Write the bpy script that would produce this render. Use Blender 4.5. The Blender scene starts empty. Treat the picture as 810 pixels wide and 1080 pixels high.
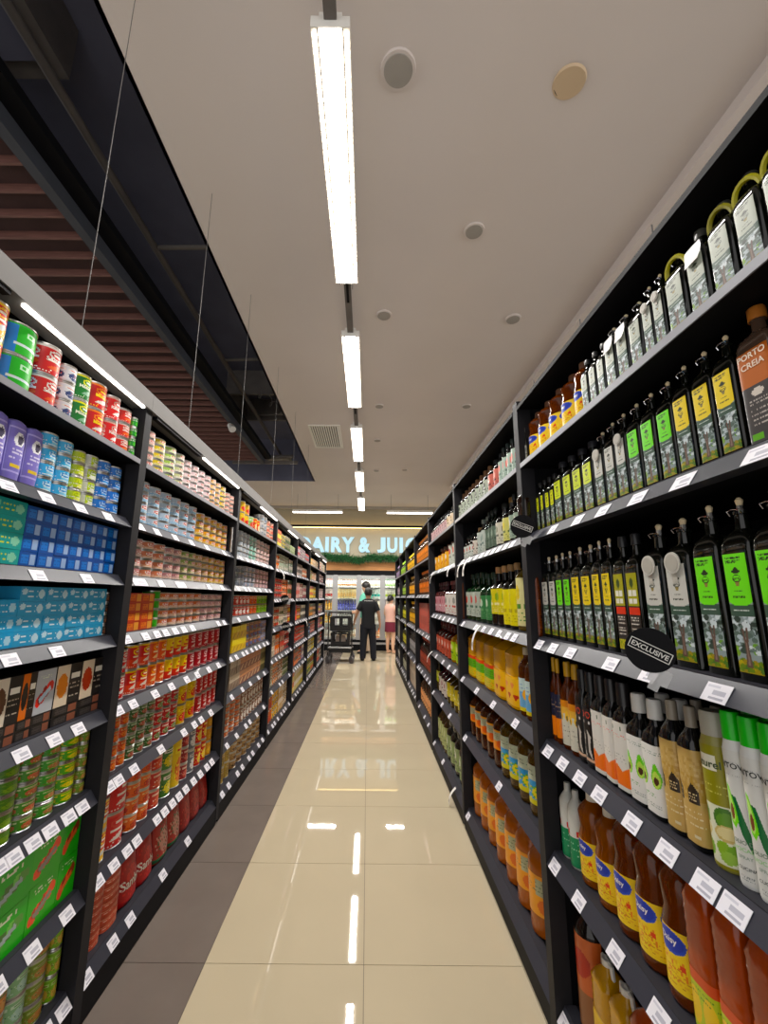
import bpy, bmesh, math, random
import numpy as np
from mathutils import Matrix, Vector

# ------------------------------------------------------------------ camera, world, light, exposure
SC = bpy.context.scene
COL = SC.collection
R = random.Random(11)
CAM_H, FPX, PITCH, CX, ROLL = 1.3, 444.33, 0.20047, 388.38, 0.009875
cam_data = bpy.data.cameras.new('camera')
cam = bpy.data.objects.new('camera', cam_data)
COL.objects.link(cam)
cam_data.sensor_fit = 'HORIZONTAL'
cam_data.sensor_width = 36.0
cam_data.lens = FPX / 810.0 * 36.0
cam_data.shift_x = (405.0 - CX) / 810.0
cam_data.clip_start, cam_data.clip_end = 0.02, 100
cam.matrix_world = Matrix.Translation((0, 0, CAM_H)) @ Matrix.Rotation(math.pi / 2 + PITCH, 4, 'X') @ Matrix.Rotation(ROLL, 4, 'Z')
SC.camera = cam

world = bpy.data.worlds.new('store_ambient')
SC.world = world
world.use_nodes = True
wb = world.node_tree.nodes['Background']
wb.inputs[0].default_value = (1.0, 0.98, 0.965, 1)
wb.inputs[1].default_value = 1.0

SC.view_settings.view_transform = 'Standard'
SC.view_settings.look = 'None'
SC.view_settings.exposure = 0.16
SC.view_settings.gamma = 1.0
SC.view_settings.use_curve_mapping = False
LAMP_W = 34.0          # watts of each ceiling lamp

# ------------------------------------------------------------------ helpers
XL, XR = -0.8676, 0.5761           # front planes of the two shelf runs
UP = [1.55 + 1.215 * k for k in range(7)]   # upright positions along the aisle

def project(X, Y, Z):
    c, s = math.cos(PITCH), math.sin(PITCH)
    z = Z - CAM_H
    dep = Y * c + z * s
    u, v = X / dep, (-Y * s + z * c) / dep
    cr, sr = math.cos(ROLL), math.sin(ROLL)
    return CX + FPX * (u * cr + v * sr), 540 - FPX * (-u * sr + v * cr)

def along(px, X, Z):
    """distance down the aisle at which the line (X, Z) crosses picture column px"""
    lo, hi = 0.25, 40.0
    for _ in range(50):
        m = 0.5 * (lo + hi)
        x = project(X, m, Z)[0]
        if (x < px) == (X < 0):
            lo = m
        else:
            hi = m
    return 0.5 * (lo + hi)

def lin(c):
    if isinstance(c, str):
        c = c.lstrip('#')
        c = tuple(int(c[i:i + 2], 16) / 255 for i in (0, 2, 4))
    return tuple((x / 12.92 if x <= 0.04045 else ((x + 0.055) / 1.055) ** 2.4) for x in c[:3])

def material(name, color=None, rough=0.5, metal=0.0, spec=0.5, trans=0.0, emit=None, strength=0.0, attr=False,
             noise=0.0, nscale=8.0, bump=0.0, bscale=60.0, coat=0.0, ior=1.45, stretch=None):
    m = bpy.data.materials.new(name)
    m.use_nodes = True
    nt = m.node_tree
    b = nt.nodes['Principled BSDF']
    b.inputs['Roughness'].default_value = rough
    b.inputs['Metallic'].default_value = metal
    b.inputs['Specular IOR Level'].default_value = spec
    b.inputs['Transmission Weight'].default_value = trans
    b.inputs['Coat Weight'].default_value = coat
    b.inputs['IOR'].default_value = ior
    if attr:
        a = nt.nodes.new('ShaderNodeAttribute')
        a.attribute_name = 'Col'
        src = a.outputs['Color']
    else:
        c = lin(color)
        b.inputs['Base Color'].default_value = (*c, 1)
        rgb = nt.nodes.new('ShaderNodeRGB')
        rgb.outputs[0].default_value = (*c, 1)
        src = rgb.outputs[0]
    tc = None
    if noise or bump:
        tc = nt.nodes.new('ShaderNodeTexCoord')
        mp = nt.nodes.new('ShaderNodeMapping')
        if stretch:
            mp.inputs['Scale'].default_value = stretch
        nt.links.new(tc.outputs['Object'], mp.inputs[0])
    if noise:
        n = nt.nodes.new('ShaderNodeTexNoise')
        n.inputs['Scale'].default_value = nscale
        n.inputs['Detail'].default_value = 4
        nt.links.new(mp.outputs[0], n.inputs['Vector'])
        mr = nt.nodes.new('ShaderNodeMapRange')
        mr.inputs[1].default_value, mr.inputs[2].default_value = 0.3, 0.7
        mr.inputs[3].default_value, mr.inputs[4].default_value = 1 - noise, 1 + noise
        nt.links.new(n.outputs[0], mr.inputs[0])
        mx = nt.nodes.new('ShaderNodeVectorMath')
        mx.operation = 'SCALE'
        nt.links.new(src, mx.inputs[0])
        nt.links.new(mr.outputs[0], mx.inputs['Scale'])
        src = mx.outputs[0]
    nt.links.new(src, b.inputs['Base Color'])
    if bump:
        n2 = nt.nodes.new('ShaderNodeTexNoise')
        n2.inputs['Scale'].default_value = bscale
        bp = nt.nodes.new('ShaderNodeBump')
        bp.inputs['Strength'].default_value = bump
        bp.inputs['Distance'].default_value = 0.002
        nt.links.new(mp.outputs[0], n2.inputs['Vector'])
        nt.links.new(n2.outputs[0], bp.inputs['Height'])
        nt.links.new(bp.outputs[0], b.inputs['Normal'])
    if emit:
        b.inputs['Emission Color'].default_value = (*lin(emit), 1)
        b.inputs['Emission Strength'].default_value = strength
    return m

M = {}
M['print'] = material('printed_paper', attr=True, rough=0.38, coat=0.15)
M['matte'] = material('printed_card', attr=True, rough=0.6)
M['tin'] = material('tin_plate', '#c9c8c6', rough=0.28, metal=1.0)
M['glass'] = material('dark_bottle_glass', attr=True, rough=0.09, spec=0.6)
M['oil'] = material('clear_oil_bottle', attr=True, rough=0.06, trans=0.62, spec=0.6, ior=1.38)
M['oilgold'] = material('full_oil_jug_plastic', attr=True, rough=0.14, trans=0.18, spec=0.55, bump=0.5, bscale=90)
M['black'] = material('black_powder_coated_steel', '#101013', rough=0.6, spec=0.15, noise=0.12, nscale=20)
M['shelfgrey'] = material('dark_grey_shelf_steel', '#2b2b32', rough=0.5, spec=0.25, noise=0.08, nscale=14)
M['upright'] = material('charcoal_upright_steel', '#242326', rough=0.55, spec=0.2, noise=0.1, nscale=18)
M['lip'] = material('pale_grey_shelf_lip', '#8f9096', rough=0.4, metal=0.3)
M['rail'] = material('grey_price_rail_plastic', '#383942', rough=0.35, spec=0.35, coat=0.05)
M['tag'] = material('white_price_tag_paper', attr=True, rough=0.5)
M['header'] = material('brushed_aluminium_header', '#6b6865', rough=0.6, metal=0.0)
M['ceil'] = material('off_white_ceiling_paint', '#d9cfc9', rough=0.9, noise=0.03, nscale=1.2)
M['wall'] = material('cream_wall_paint', '#d8cfba', rough=0.85, noise=0.03, nscale=2)
M['dark'] = material('dark_painted_ceiling_void', '#626374', rough=0.9, noise=0.2, nscale=1.5)
M['pipe'] = material('dusty_grey_steel_pipe', '#6a645f', rough=0.6, noise=0.15, nscale=6)
M['beam'] = material('dark_blue_grey_beam', '#3d4048', rough=0.6, noise=0.1, nscale=5)
M['slat'] = material('red_brown_timber', '#755048', rough=0.6, noise=0.2, nscale=10, stretch=(1, 14, 14))
M['grout'] = material('grey_grout', '#7d7365', rough=0.8)
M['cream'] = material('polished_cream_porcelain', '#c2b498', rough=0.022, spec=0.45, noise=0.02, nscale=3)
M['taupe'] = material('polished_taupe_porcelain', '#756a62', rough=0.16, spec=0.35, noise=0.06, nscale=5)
M['chrome'] = material('chrome', '#d5d5d8', rough=0.15, metal=1.0)
M['steel'] = material('galvanised_wire', '#6f6c69', rough=0.6, metal=0.2)
M['white'] = material('white_plastic', '#e9e6df', rough=0.5)
M['greyp'] = material('grey_plastic_grille', '#a09a92', rough=0.7, noise=0.05)
M['lamp'] = material('lamp_diffuser', '#ffffff', emit='#fff8ee', strength=9.0)
M['bead'] = material('lamp_led_bead', '#ffffff', emit='#fff1dd', strength=5.0)
M['led'] = material('shelf_led_strip', '#ffffff', emit='#fff8f0', strength=4.0)

class MB:
    def __init__(self):
        self.v, self.f, self.m, self.c, self.sm = [], [], [], [], []
    def add(self, verts, faces, mat='print', col=(1, 1, 1), smooth=False):
        o = len(self.v)
        self.v += [tuple(p) for p in verts]
        for i, f in enumerate(faces):
            self.f.append(tuple(o + k for k in f))
            self.m.append(mat)
            self.c.append(col[i] if isinstance(col, list) else col)
            self.sm.append(smooth)
        return self
    def join(self, other, mat4=None):
        vs = other.v if mat4 is None else [tuple(mat4 @ Vector(p)) for p in other.v]
        o = len(self.v)
        self.v += vs
        self.f += [tuple(o + k for k in f) for f in other.f]
        self.m += other.m; self.c += other.c; self.sm += other.sm
        return self
    def box(self, x0, y0, z0, x1, y1, z1, mat='print', col=(1, 1, 1), skip=()):
        v = [(x0, y0, z0), (x1, y0, z0), (x1, y1, z0), (x0, y1, z0), (x0, y0, z1), (x1, y0, z1), (x1, y1, z1), (x0, y1, z1)]
        F = {'b': (0, 3, 2, 1), 't': (4, 5, 6, 7), 'f': (0, 1, 5, 4), 'k': (2, 3, 7, 6), 'l': (3, 0, 4, 7), 'r': (1, 2, 6, 5)}
        return self.add(v, [F[k] for k in F if k not in skip], mat, col)
    def tube(self, pts, r, mat='print', col=(1, 1, 1), n=8, caps=True):
        pts = [Vector(p) for p in pts]
        rs = r if isinstance(r, (list, tuple)) else [r] * len(pts)
        rings, prev = [], None
        for i, p in enumerate(pts):
            d = (pts[min(i + 1, len(pts) - 1)] - pts[max(i - 1, 0)]).normalized()
            a = d.orthogonal().normalized() if prev is None else (prev - d * prev.dot(d)).normalized()
            prev = a
            b = d.cross(a)
            rings.append([p + (a * math.cos(2 * math.pi * k / n) + b * math.sin(2 * math.pi * k / n)) * rs[i] for k in range(n)])
        v = [q for ring in rings for q in ring]
        f = []
        for i in range(len(pts) - 1):
            for k in range(n):
                f.append((i * n + k, i * n + (k + 1) % n, (i + 1) * n + (k + 1) % n, (i + 1) * n + k))
        if caps:
            f.append(tuple(range(n - 1, -1, -1)))
            f.append(tuple((len(pts) - 1) * n + k for k in range(n)))
        return self.add(v, f, mat, col, True)
    def mesh(self, name):
        me = bpy.data.meshes.new(name)
        me.from_pydata(self.v, [], self.f)
        mats = []
        for k in self.m:
            if k not in mats:
                mats.append(k)
        for k in mats:
            me.materials.append(M[k])
        idx = {k: i for i, k in enumerate(mats)}
        me.polygons.foreach_set('material_index', [idx[k] for k in self.m])
        me.polygons.foreach_set('use_smooth', self.sm)
        if any(M[k].node_tree.nodes.get('Attribute') for k in mats):
            at = me.attributes.new('Col', 'FLOAT_COLOR', 'CORNER')
            cs = np.repeat(np.array([(*c[:3], 1.0) for c in self.c], dtype=np.float32), [len(f) for f in self.f], axis=0)
            lum = (cs[:, :3] @ np.array([.2126, .7152, .0722], dtype=np.float32))[:, None]
            cs[:, :3] = np.clip(lum + (cs[:, :3] - lum) * 1.16, 0, 1)     # inks are a little purer than paint
            at.data.foreach_set('color', cs.ravel())
        if any(self.sm):
            try:
                me.set_sharp_from_angle(angle=0.7)
            except Exception:
                pass
        me.update()
        return me
    def obj(self, name, parent=None, loc=None):
        o = bpy.data.objects.new(name, self.mesh(name))
        COL.objects.link(o)
        if parent is not None:
            o.parent = parent
        if loc is not None:
            o.location = loc
        return o

def tag(o, label, cat, group=None, kind=None):
    if label: o['label'] = label
    if cat: o['category'] = cat
    if group: o['group'] = group
    if kind: o['kind'] = kind
    return o

def empty(name, loc=(0, 0, 0), rz=0.0, label=None, cat=None, group=None):
    o = bpy.data.objects.new(name, None)
    o.empty_display_size = 0.05
    COL.objects.link(o)
    o.location = loc
    o.rotation_euler = (0, 0, rz)
    return tag(o, label, cat, group)

def inst(name, mesh, parent=None, loc=(0, 0, 0), rz=0.0):
    o = bpy.data.objects.new(name, mesh)
    COL.objects.link(o)
    o.location = loc
    o.rotation_euler = (0, 0, rz)
    if parent is not None:
        o.parent = parent
    return o

def structure(name, mb, parent=None):
    o = mb.obj(name, parent)
    if parent is None:
        o['kind'] = 'structure'
    return o

ORD = ['first', 'second', 'third', 'fourth', 'fifth', 'sixth', 'seventh', 'eighth', 'ninth', 'tenth', 'eleventh', 'twelfth',
       'thirteenth', 'fourteenth', 'fifteenth', 'sixteenth', 'seventeenth', 'eighteenth', 'nineteenth', 'twentieth']

# ------------------------------------------------------------------ floor
TW, J0 = 0.5745, 1.817
TD = 0.589
fl = structure('floor', MB().box(-9, -1.5, -0.06, 7, 14, -0.004, 'grout'))
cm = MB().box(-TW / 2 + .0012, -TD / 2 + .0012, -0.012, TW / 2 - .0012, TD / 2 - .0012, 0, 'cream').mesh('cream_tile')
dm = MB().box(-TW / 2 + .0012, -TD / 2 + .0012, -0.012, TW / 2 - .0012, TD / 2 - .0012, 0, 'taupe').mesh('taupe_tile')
for j in range(-2, 16):
    y = J0 + (j + .5) * TD
    for i in (range(-2, 2) if y < 8.9 else range(-6, 7)):
        x = (i + .5) * TW
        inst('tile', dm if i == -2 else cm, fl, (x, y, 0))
# outside the aisles the floor runs on plain
structure('floor_beyond', MB().box(-9, -1.5, -.05, -2 * TW - .002, 8.85, -0.001, 'cream').box(2 * TW + .002, -1.5, -.05, 7, 8.85, -0.001, 'cream')
          .box(-9, 8.85, -.05, -6 * TW - .002, 14, -.001, 'cream').box(7 * TW + .002, 8.85, -.05, 9, 14, -.001, 'cream'))

# ------------------------------------------------------------------ ceiling
CZ = 3.5
VX, VY = -1.057, 7.9        # edge and far end of the dark open void
mb = MB().box(VX, -1.5, CZ, 1.62, 8.09, CZ + .12, 'ceil')
mb.box(-9, VY, CZ, VX, 8.09, CZ + .12, 'ceil')
structure('ceiling', mb)
mb = MB().box(1.62, -1.5, CZ - .06, 7, 8.09, CZ + .12, 'ceil')
structure('ceiling_lower_band', mb)
structure('ceiling_raised', MB().box(-9, 8.0, 3.66, 7, 14, 3.76, 'ceil').box(-9, 7.98, CZ + .12, 7, 8.09, 3.66, 'ceil'))
structure('ceiling_void', MB().box(-9, -1.5, 4.35, VX, VY, 4.45, 'dark').box(VX, -1.5, CZ + .0, VX + .02, VY, 4.4, 'dark')
          .box(-9, VY - .02, CZ, VX, VY, 4.4, 'dark'))

# timber slats and what hangs in the void
SLX = -1.80
M['slatback'] = material('dark_maroon_backing', '#45302f', rough=.8, noise=.2, nscale=4)
structure('ceiling_slat_backing', MB().box(-4.6, .9, CZ + .03, SLX - .001, 6.6, CZ + .05, 'slatback'))
for i in range(37):
    y = 1.0 + i * .155
    o = MB().box(-4.6, y, CZ - .02, SLX, y + .014, CZ + .03, 'slat').obj('timber_slat')
    tag(o, '%s red-brown ceiling slat from the aisle mouth, in the dark void' % (ORD[i] if i < 20 else '%d-th' % (i + 1)), 'slat', 'timber slats in the open ceiling')
o = MB().box(SLX, .2, CZ - .03, SLX + .06, 6.75, CZ + .12, 'beam').box(SLX + .06, .2, CZ + .06, SLX + .16, 6.75, CZ + .12, 'black').obj('ceiling_channel')
tag(o, 'dark steel channel along the ends of the timber slats', 'beam')
o = MB().tube([(-1.645, .3, 3.9), (-1.645, 7.6, 3.9)], .026, 'pipe', n=10).obj('sprinkler_pipe')
tag(o, 'long grey pipe running through the dark ceiling void', 'pipe')
for k, y in enumerate((2.75, 4.3, 5.75)):
    o = MB().tube([(-1.645, y, 3.9), (-1.07, y + .02, 3.93)], .017, 'pipe').obj('branch_pipe')
    tag(o, '%s short branch pipe joining the long grey ceiling pipe' % ['nearest', 'middle', 'farthest'][k], 'pipe', 'branch pipes in the void')
o = MB().tube([(-2.3, 6.55, 3.62), (-1.85, 6.9, 3.66), (-1.72, 6.95, 3.66)], .05, 'pipe').tube([(-1.72, 6.95, 3.66), (-1.3, 6.9, 3.66)], .035, 'pipe').obj('flexible_duct')
tag(o, 'bent grey duct at the far end of the dark void', 'duct')
o = MB().box(-2.3, 6.80, CZ, -1.2, 6.84, CZ + .05, 'pipe').obj('hanger_bar')
tag(o, 'thin grey cross bar below the dark ceiling void', 'bar')
o = empty('void_air_grille', (-1.62, 7.35, 3.72), 0, 'grey square air grille at the far end of the dark void', 'air grille')
MB().box(-.22, -.16, 0, .22, .16, .02, 'pipe').obj('frame', o)
for k in range(5):
    MB().box(-.19, -.13 + k * .055, -.008, .19, -.105 + k * .055, -.001, 'greyp').obj('louvre', o)
# duct box with grille near the camera
o = MB().box(-2.25, .95, 4.0, -1.62, 1.75, 4.34, 'pipe').box(-2.15, 1.02, 3.98, -1.72, 1.66, 4.0, 'dark').obj('air_duct_box')
tag(o, 'grey duct box high in the void above the can shelves', 'duct')
o = MB().box(-1.95, 5.3, 4.0, -1.25, 5.34, 4.35, 'pipe').box(-1.95, 6.16, 4.0, -1.25, 6.2, 4.35, 'pipe').box(-1.95, 5.34, 4.0, -1.91, 6.16, 4.35, 'pipe').box(-1.29, 5.34, 4.0, -1.25, 6.16, 4.35, 'pipe').obj('access_panel_frame')
tag(o, 'square metal frame hung in the void past the coiled cable', 'frame')
pts = [(-1.45 + .05 * math.sin(a * 1.1) + .015 * a, 4.9 + .04 * a, 3.86 + .06 * math.cos(a * 1.1)) for a in [i * .5 for i in range(30)]]
o = MB().tube(pts, .006, 'steel', n=5).obj('coiled_cable')
tag(o, 'pale coiled flexible cable hanging in the dark void', 'cable')
o = empty('spot_lamp', (-1.78, 5.05, 3.42), 0, 'small white spot lamp under the slat ceiling channel', 'spot lamp')
MB().tube([(0, 0, .06), (0, 0, .02)], .012, 'black').obj('stem', o)
MB().tube([(.0, .0, .02), (.06, -.05, -.06)], [.03, .045], 'white', n=12).obj('head', o)

# ------------------------------------------------------------------ ceiling fittings
def disc(name, x, y, r, mat, label, cat, grp=None, drop=.012):
    e = empty(name, (x, y, CZ), 0, label, cat, grp)
    MB().tube([(0, 0, 0), (0, 0, -drop)], [r, r * .97], 'ceil' if mat == 'greyp' else mat, n=28).obj('rim', e)
    MB().tube([(0, 0, -drop), (0, 0, -drop - .003)], [r * .82, r * .8], mat, n=28).obj('grille', e)
    return e
spk = [(.109, 1.378, .075), (.628, 2.174, .062), (.11, 2.963, .062), (1.143, 2.994, .062), (.117, 4.58, .055), (1.131, 4.56, .055), (.12, 5.67, .055),
       (.137, 7.13, .055), (.63, 7.06, .055)]
wh = ['beside the first strip lamp', 'midway across the white ceiling', 'beside the second strip lamp', 'above the oil shelves in second row', 'beside the third strip lamp',
      'above the oil shelves in third row', 'near the far square vent', 'at the far ceiling edge by the lamps', 'at the far ceiling edge by the oil shelves']
for (x, y, r), w in zip(spk, wh):
    disc('ceiling_speaker', x, y, r, 'greyp', 'round grey ceiling fitting ' + w, 'ceiling fitting', 'round ceiling fittings')
M['beige'] = material('yellowed_plastic', '#d6bd9c', rough=.5)
e = empty('ceiling_cover_plate', (.851, 1.415, CZ), 0, 'beige round ceiling cover plate hanging slightly open', 'cover plate')
o = MB().tube([(0, 0, 0), (0, 0, -.012)], [.07, .066], 'beige', n=28).obj('plate', e)
o.rotation_euler = (.10, .1, 0)
MB().tube([(0, 0, .002), (0, 0, -.004)], [.060, .060], 'black', n=28).obj('hole', e)
e = empty('air_vent', (-.59, 5.57, CZ), 0, 'square slatted white ceiling vent beside the dark void', 'vent')
MB().box(-.21, -.42, -.012, .21, -.39, 0, 'white').box(-.21, .39, -.012, .21, .42, 0, 'white').box(-.21, -.39, -.012, -.18, .39, 0, 'white').box(.18, -.39, -.012, .21, .39, 0, 'white').obj('frame', e)
MB().box(-.18, -.39, -.002, .18, .39, -.001, 'black').obj('duct_opening', e)
for k in range(12):
    MB().box(-.17 + k * .03, -.39, -.012, -.152 + k * .03, .39, -.004, 'white').obj('slat', e)

# strip lamps over the aisle
LX, LZ = -.148, 3.22
hm = MB().box(-.068, 0, .006, .068, 1.2, .05, 'white').box(-.04, 0, .05, .04, 1.2, .075, 'white').mesh('housing')
dmh = MB().box(-.037, .005, -.004, .037, 1.195, .006, 'lamp').mesh('diffuser')
bm_ = MB()
for k in range(48):
    bm_.box(-.007, .012 + k * .0249, -.004, .007, .024 + k * .0249, .006, 'bead')
bmm = bm_.mesh('led_beads')
fm = MB().box(-.002, 0, -.006, .002, 1.2, .006, 'greyp').mesh('fin')
em = MB().box(-.068, -.004, 0, .068, 0, .05, 'white').mesh('end_cap')
for k in range(5):
    y0 = 1.09 + 1.75 * k
    e = empty('strip_lamp', (LX, y0, LZ), 0, 'lit white strip lamp over the aisle, %s from the camera' % ORD[k], 'strip lamp', 'strip lamps over the aisle')
    inst('housing', hm, e); inst('diffuser', dmh, e)
    inst('led_beads', bmm, e, (-.056, 0, 0)); inst('led_beads', bmm, e, (.056, 0, 0))
    inst('fin', fm, e, (-.044, 0, 0)); inst('fin', fm, e, (.044, 0, 0))
    inst('end_cap', em, e); inst('end_cap', em, e, (0, 1.204, 0))
    a = bpy.data.lights.new('strip_lamp_light', 'AREA')
    a.shape = 'RECTANGLE'; a.size, a.size_y = .075, 1.18
    a.energy = LAMP_W; a.color = (1, .965, .92)
    lo = bpy.data.objects.new('strip_lamp_light', a); COL.objects.link(lo)
    lo.parent = e; lo.location = (0, .6, -.012)
for k in range(6):
    ya, yb = (1.09 + 1.75 * (k - 1) + 1.206 if k else .35), (1.09 + 1.75 * k - .006 if k < 5 else 9.8)
    if k == 5: continue
    e = empty('lamp_trunking', (LX, ya, LZ), 0, 'grey trunking rail %s strip lamp over the aisle' % ['before the first', 'after the first', 'after the second', 'after the third', 'after the fourth'][k], 'trunking', 'trunking between the strip lamps')
    MB().box(-.022, 0, .03, .022, yb - ya, .06, 'pipe').obj('channel', e)
    MB().box(-.008, .03, .02, .008, min(.2, yb - ya - .03), .03, 'black').obj('connector', e)
    MB().tube([(.03, .12, .06), (.03, .12, CZ - LZ)], .002, 'steel', n=5).obj('hanging_wire', e)
# lamps across the end of the aisle
for k, (x0, x1) in enumerate([(-1.743, -.6), (.431, 1.484)]):
    e = empty('cross_lamp', (x0, 9.56, LZ), 0, 'lit strip lamp hung crosswise before the sign wall, %s side' % ['void', 'oil shelf'][k], 'strip lamp', 'crosswise strip lamps')
    MB().box(0, -.05, .01, x1 - x0, .05, .06, 'white').obj('housing', e)
    MB().box(.005, -.04, -.004, x1 - x0 - .005, .04, .01, 'lamp').obj('diffuser', e)
    for xx in (.1, x1 - x0 - .1):
        MB().tube([(xx, 0, .06), (xx, 0, 3.66 - LZ)], .003, 'steel', n=5).obj('hanging_wire', e)
    a = bpy.data.lights.new('cross_lamp_light', 'AREA')
    a.shape = 'RECTANGLE'; a.size, a.size_y = x1 - x0, .08
    a.energy = LAMP_W * 1.15; a.color = (1, .965, .92)
    lo = bpy.data.objects.new('cross_lamp_light', a); COL.objects.link(lo)
    lo.parent = e; lo.location = ((x1 - x0) / 2, 0, -.012)
o = MB().box(-4, 10.86, 3.585, 4, 10.94, 3.655, 'greyp').obj('cross_trunking')
tag(o, 'pale grey bar running crosswise along the top of the sign wall', 'trunking')

# ------------------------------------------------------------------ shelving
RAILH, RAILD = .036, .026
LA = [1.787, 1.544, 1.335, 1.127, .885, .641, .360, .096]
LB = [1.771, 1.538, 1.248, .972, .693, .417, .098]
RA = [1.785, 1.503, 1.135, .807, .480, .073]
RB = [1.665, 1.302, .915, .52, .119]
DEPTH, TOPZ = .46, 2.058
UW = .045
BAYS = {}
def tag_mesh(kind):
    w, h = (.052, .034) if kind == 0 else (.1, .034)
    mb = MB()
    n = 14
    # local: x along the shelf, y outward normal (thin), z up the slope; print as recessed colour cells
    art = np.ones((8, n, 3)) * np.array(lin('#eceaf0'))
    g = np.array(lin('#b0afba'))
    art[6, 1:8] = np.array(lin('#cfced8'))
    art[3:5, 5:12] = np.array(lin('#bab9c4'))
    art[1, 4:12] = g
    for j in range(8):
        for i in range(n):
            x0, x1 = -w / 2 + w * i / n, -w / 2 + w * (i + 1) / n
            z0, z1 = h * j / 8, h * (j + 1) / 8
            mb.add([(x0, 0, z0), (x1, 0, z0), (x1, 0, z1), (x0, 0, z1)], [(0, 1, 2, 3)], 'tag', tuple(art[j, i]))
    mb.box(-w / 2, 0, 0, w / 2, .0008, h, 'tag', lin('#dddce2'), skip=('f',))
    return mb.mesh('price_tag')
TAGM = [tag_mesh(0), tag_mesh(1)]

def shelf_z(side, k):
    return (LA if side == 'L' else RA) if k < 3 else (LB if side == 'L' else RB)

def make_bay(side, k, tags):
    y1 = UP[k] - UW / 2
    y0 = (UP[k - 1] + UW / 2) if k else .42
    s = -1 if side == 'L' else 1           # direction away from the aisle
    X0 = XL if side == 'L' else XR
    def bx(mb, a, ya, z0, b, yb, z1, mat, col=(1, 1, 1)):   # a, b: depth behind the front plane
        xa, xb = X0 + s * a, X0 + s * b
        mb.box(min(xa, xb), ya, z0, max(xa, xb), yb, z1, mat, col)
        return mb
    side_word = 'can-side' if side == 'L' else 'oil-side'
    e = empty('shelving_bay', (0, 0, 0), 0, 'black steel %s shelving bay, %s from the camera' % (side_word, ORD[k]), 'shelving', 'shelving bays along the aisle')
    for yy in ([UP[k]] if k else [.40, UP[k]]):
        mb = MB()
        bx(mb, -.002, yy - UW / 2, .02, .05, yy + UW / 2, TOPZ, 'upright')
        bx(mb, .05, yy - .012, .02, DEPTH, yy + .012, TOPZ - .01, 'black')
        o = mb.obj('upright', e)
        xf = X0 + s * .03
        MB().tube([(xf, yy, 0), (xf, yy, .02)], [.022, .018], 'black', n=12).obj('levelling_foot', o)
    bx(MB(), DEPTH, y0 - (UW / 2 if k else .04), .05, DEPTH + .02, y1 + UW / 2, TOPZ, 'black').obj('back_panel', e)
    bx(MB(), .0, y0, .004, .02, y1, shelf_z(side, k)[-1], 'black').obj('plinth', e)
    if side == 'L':
        bx(MB(), .02, y0, TOPZ - .03, DEPTH, y1, TOPZ - .01, 'black').obj('top_panel', e)
        hd = MB()
        ya, yb = y0 - (UW / 2 if k else 0) + .0005, y1 + UW / 2 - .0005
        bx(hd, -.012, ya, TOPZ - .045, .06, yb, TOPZ + .022, 'header')
        hd = hd.obj('header', e)
        w = y1 - y0
        bx(MB(), -.008, y0 + .03, TOPZ - .058, .012, y0 + w * .42, TOPZ - .046, 'black').obj('driver_box', hd)
        bx(MB(), -.006, y0 + w * .46, TOPZ - .054, .004, y1 - .02, TOPZ - .046, 'led').obj('light_strip', hd)
    else:
        bx(MB(), .0, y0, TOPZ - .035, DEPTH, y1, TOPZ - .02, 'black').obj('top_panel', e)
        bx(MB(), -.004, y0, TOPZ - .040, .0, y1, TOPZ - .026, 'black').obj('top_edge', e)
    for si, zb in enumerate(shelf_z(side, k)):
        mb = MB()
        if si == 0:
            bx(mb, .0, y0, zb, DEPTH, y1, zb + .016, 'black')
            o = mb.obj('shelf', e)
            bx(MB(), -.003, y0, zb, 0, y1, zb + .018, 'lip').obj('lip', o)
            zt = zb + .016
        else:
            bx(mb, .03, y0, zb + .008, DEPTH, y1, zb + RAILH, 'black')
            bx(mb, .026, y0, zb + .02, .06, y1, zb + RAILH + .002, 'shelfgrey')
            o = mb.obj('shelf', e)
            # slanted price rail
            xa, xb, xc = X0 + s * -.001, X0 + s * RAILD, X0 + s * .034
            v = [(xa, y0, zb), (xa, y1, zb), (xb, y0, zb + RAILH), (xb, y1, zb + RAILH), (xc, y0, zb), (xc, y1, zb), (xc, y0, zb + RAILH), (xc, y1, zb + RAILH)]
            f = [(0, 1, 3, 2), (2, 3, 7, 6), (0, 2, 6, 4), (1, 5, 7, 3), (0, 4, 5, 1)]
            if side == 'R':
                f = [tuple(reversed(q)) for q in f]
            rl = MB().add(v, f, 'rail').obj('price_rail', o)
            zt = zb + RAILH
            for ty, kind in tags.get(si, ()):
                t = inst('price_tag', TAGM[kind], o)
                sl = math.atan2(RAILD, RAILH)
                m = Matrix.Translation((X0 + s * -.002, ty, zb + .001)) @ Matrix.Rotation(math.pi / 2 if side == 'L' else -math.pi / 2, 4, 'Z') @ Matrix.Rotation(-sl, 4, 'X')
                t.matrix_local = m
        BAYS[(side, k, si)] = (y0, y1, zt)
    return e

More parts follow.
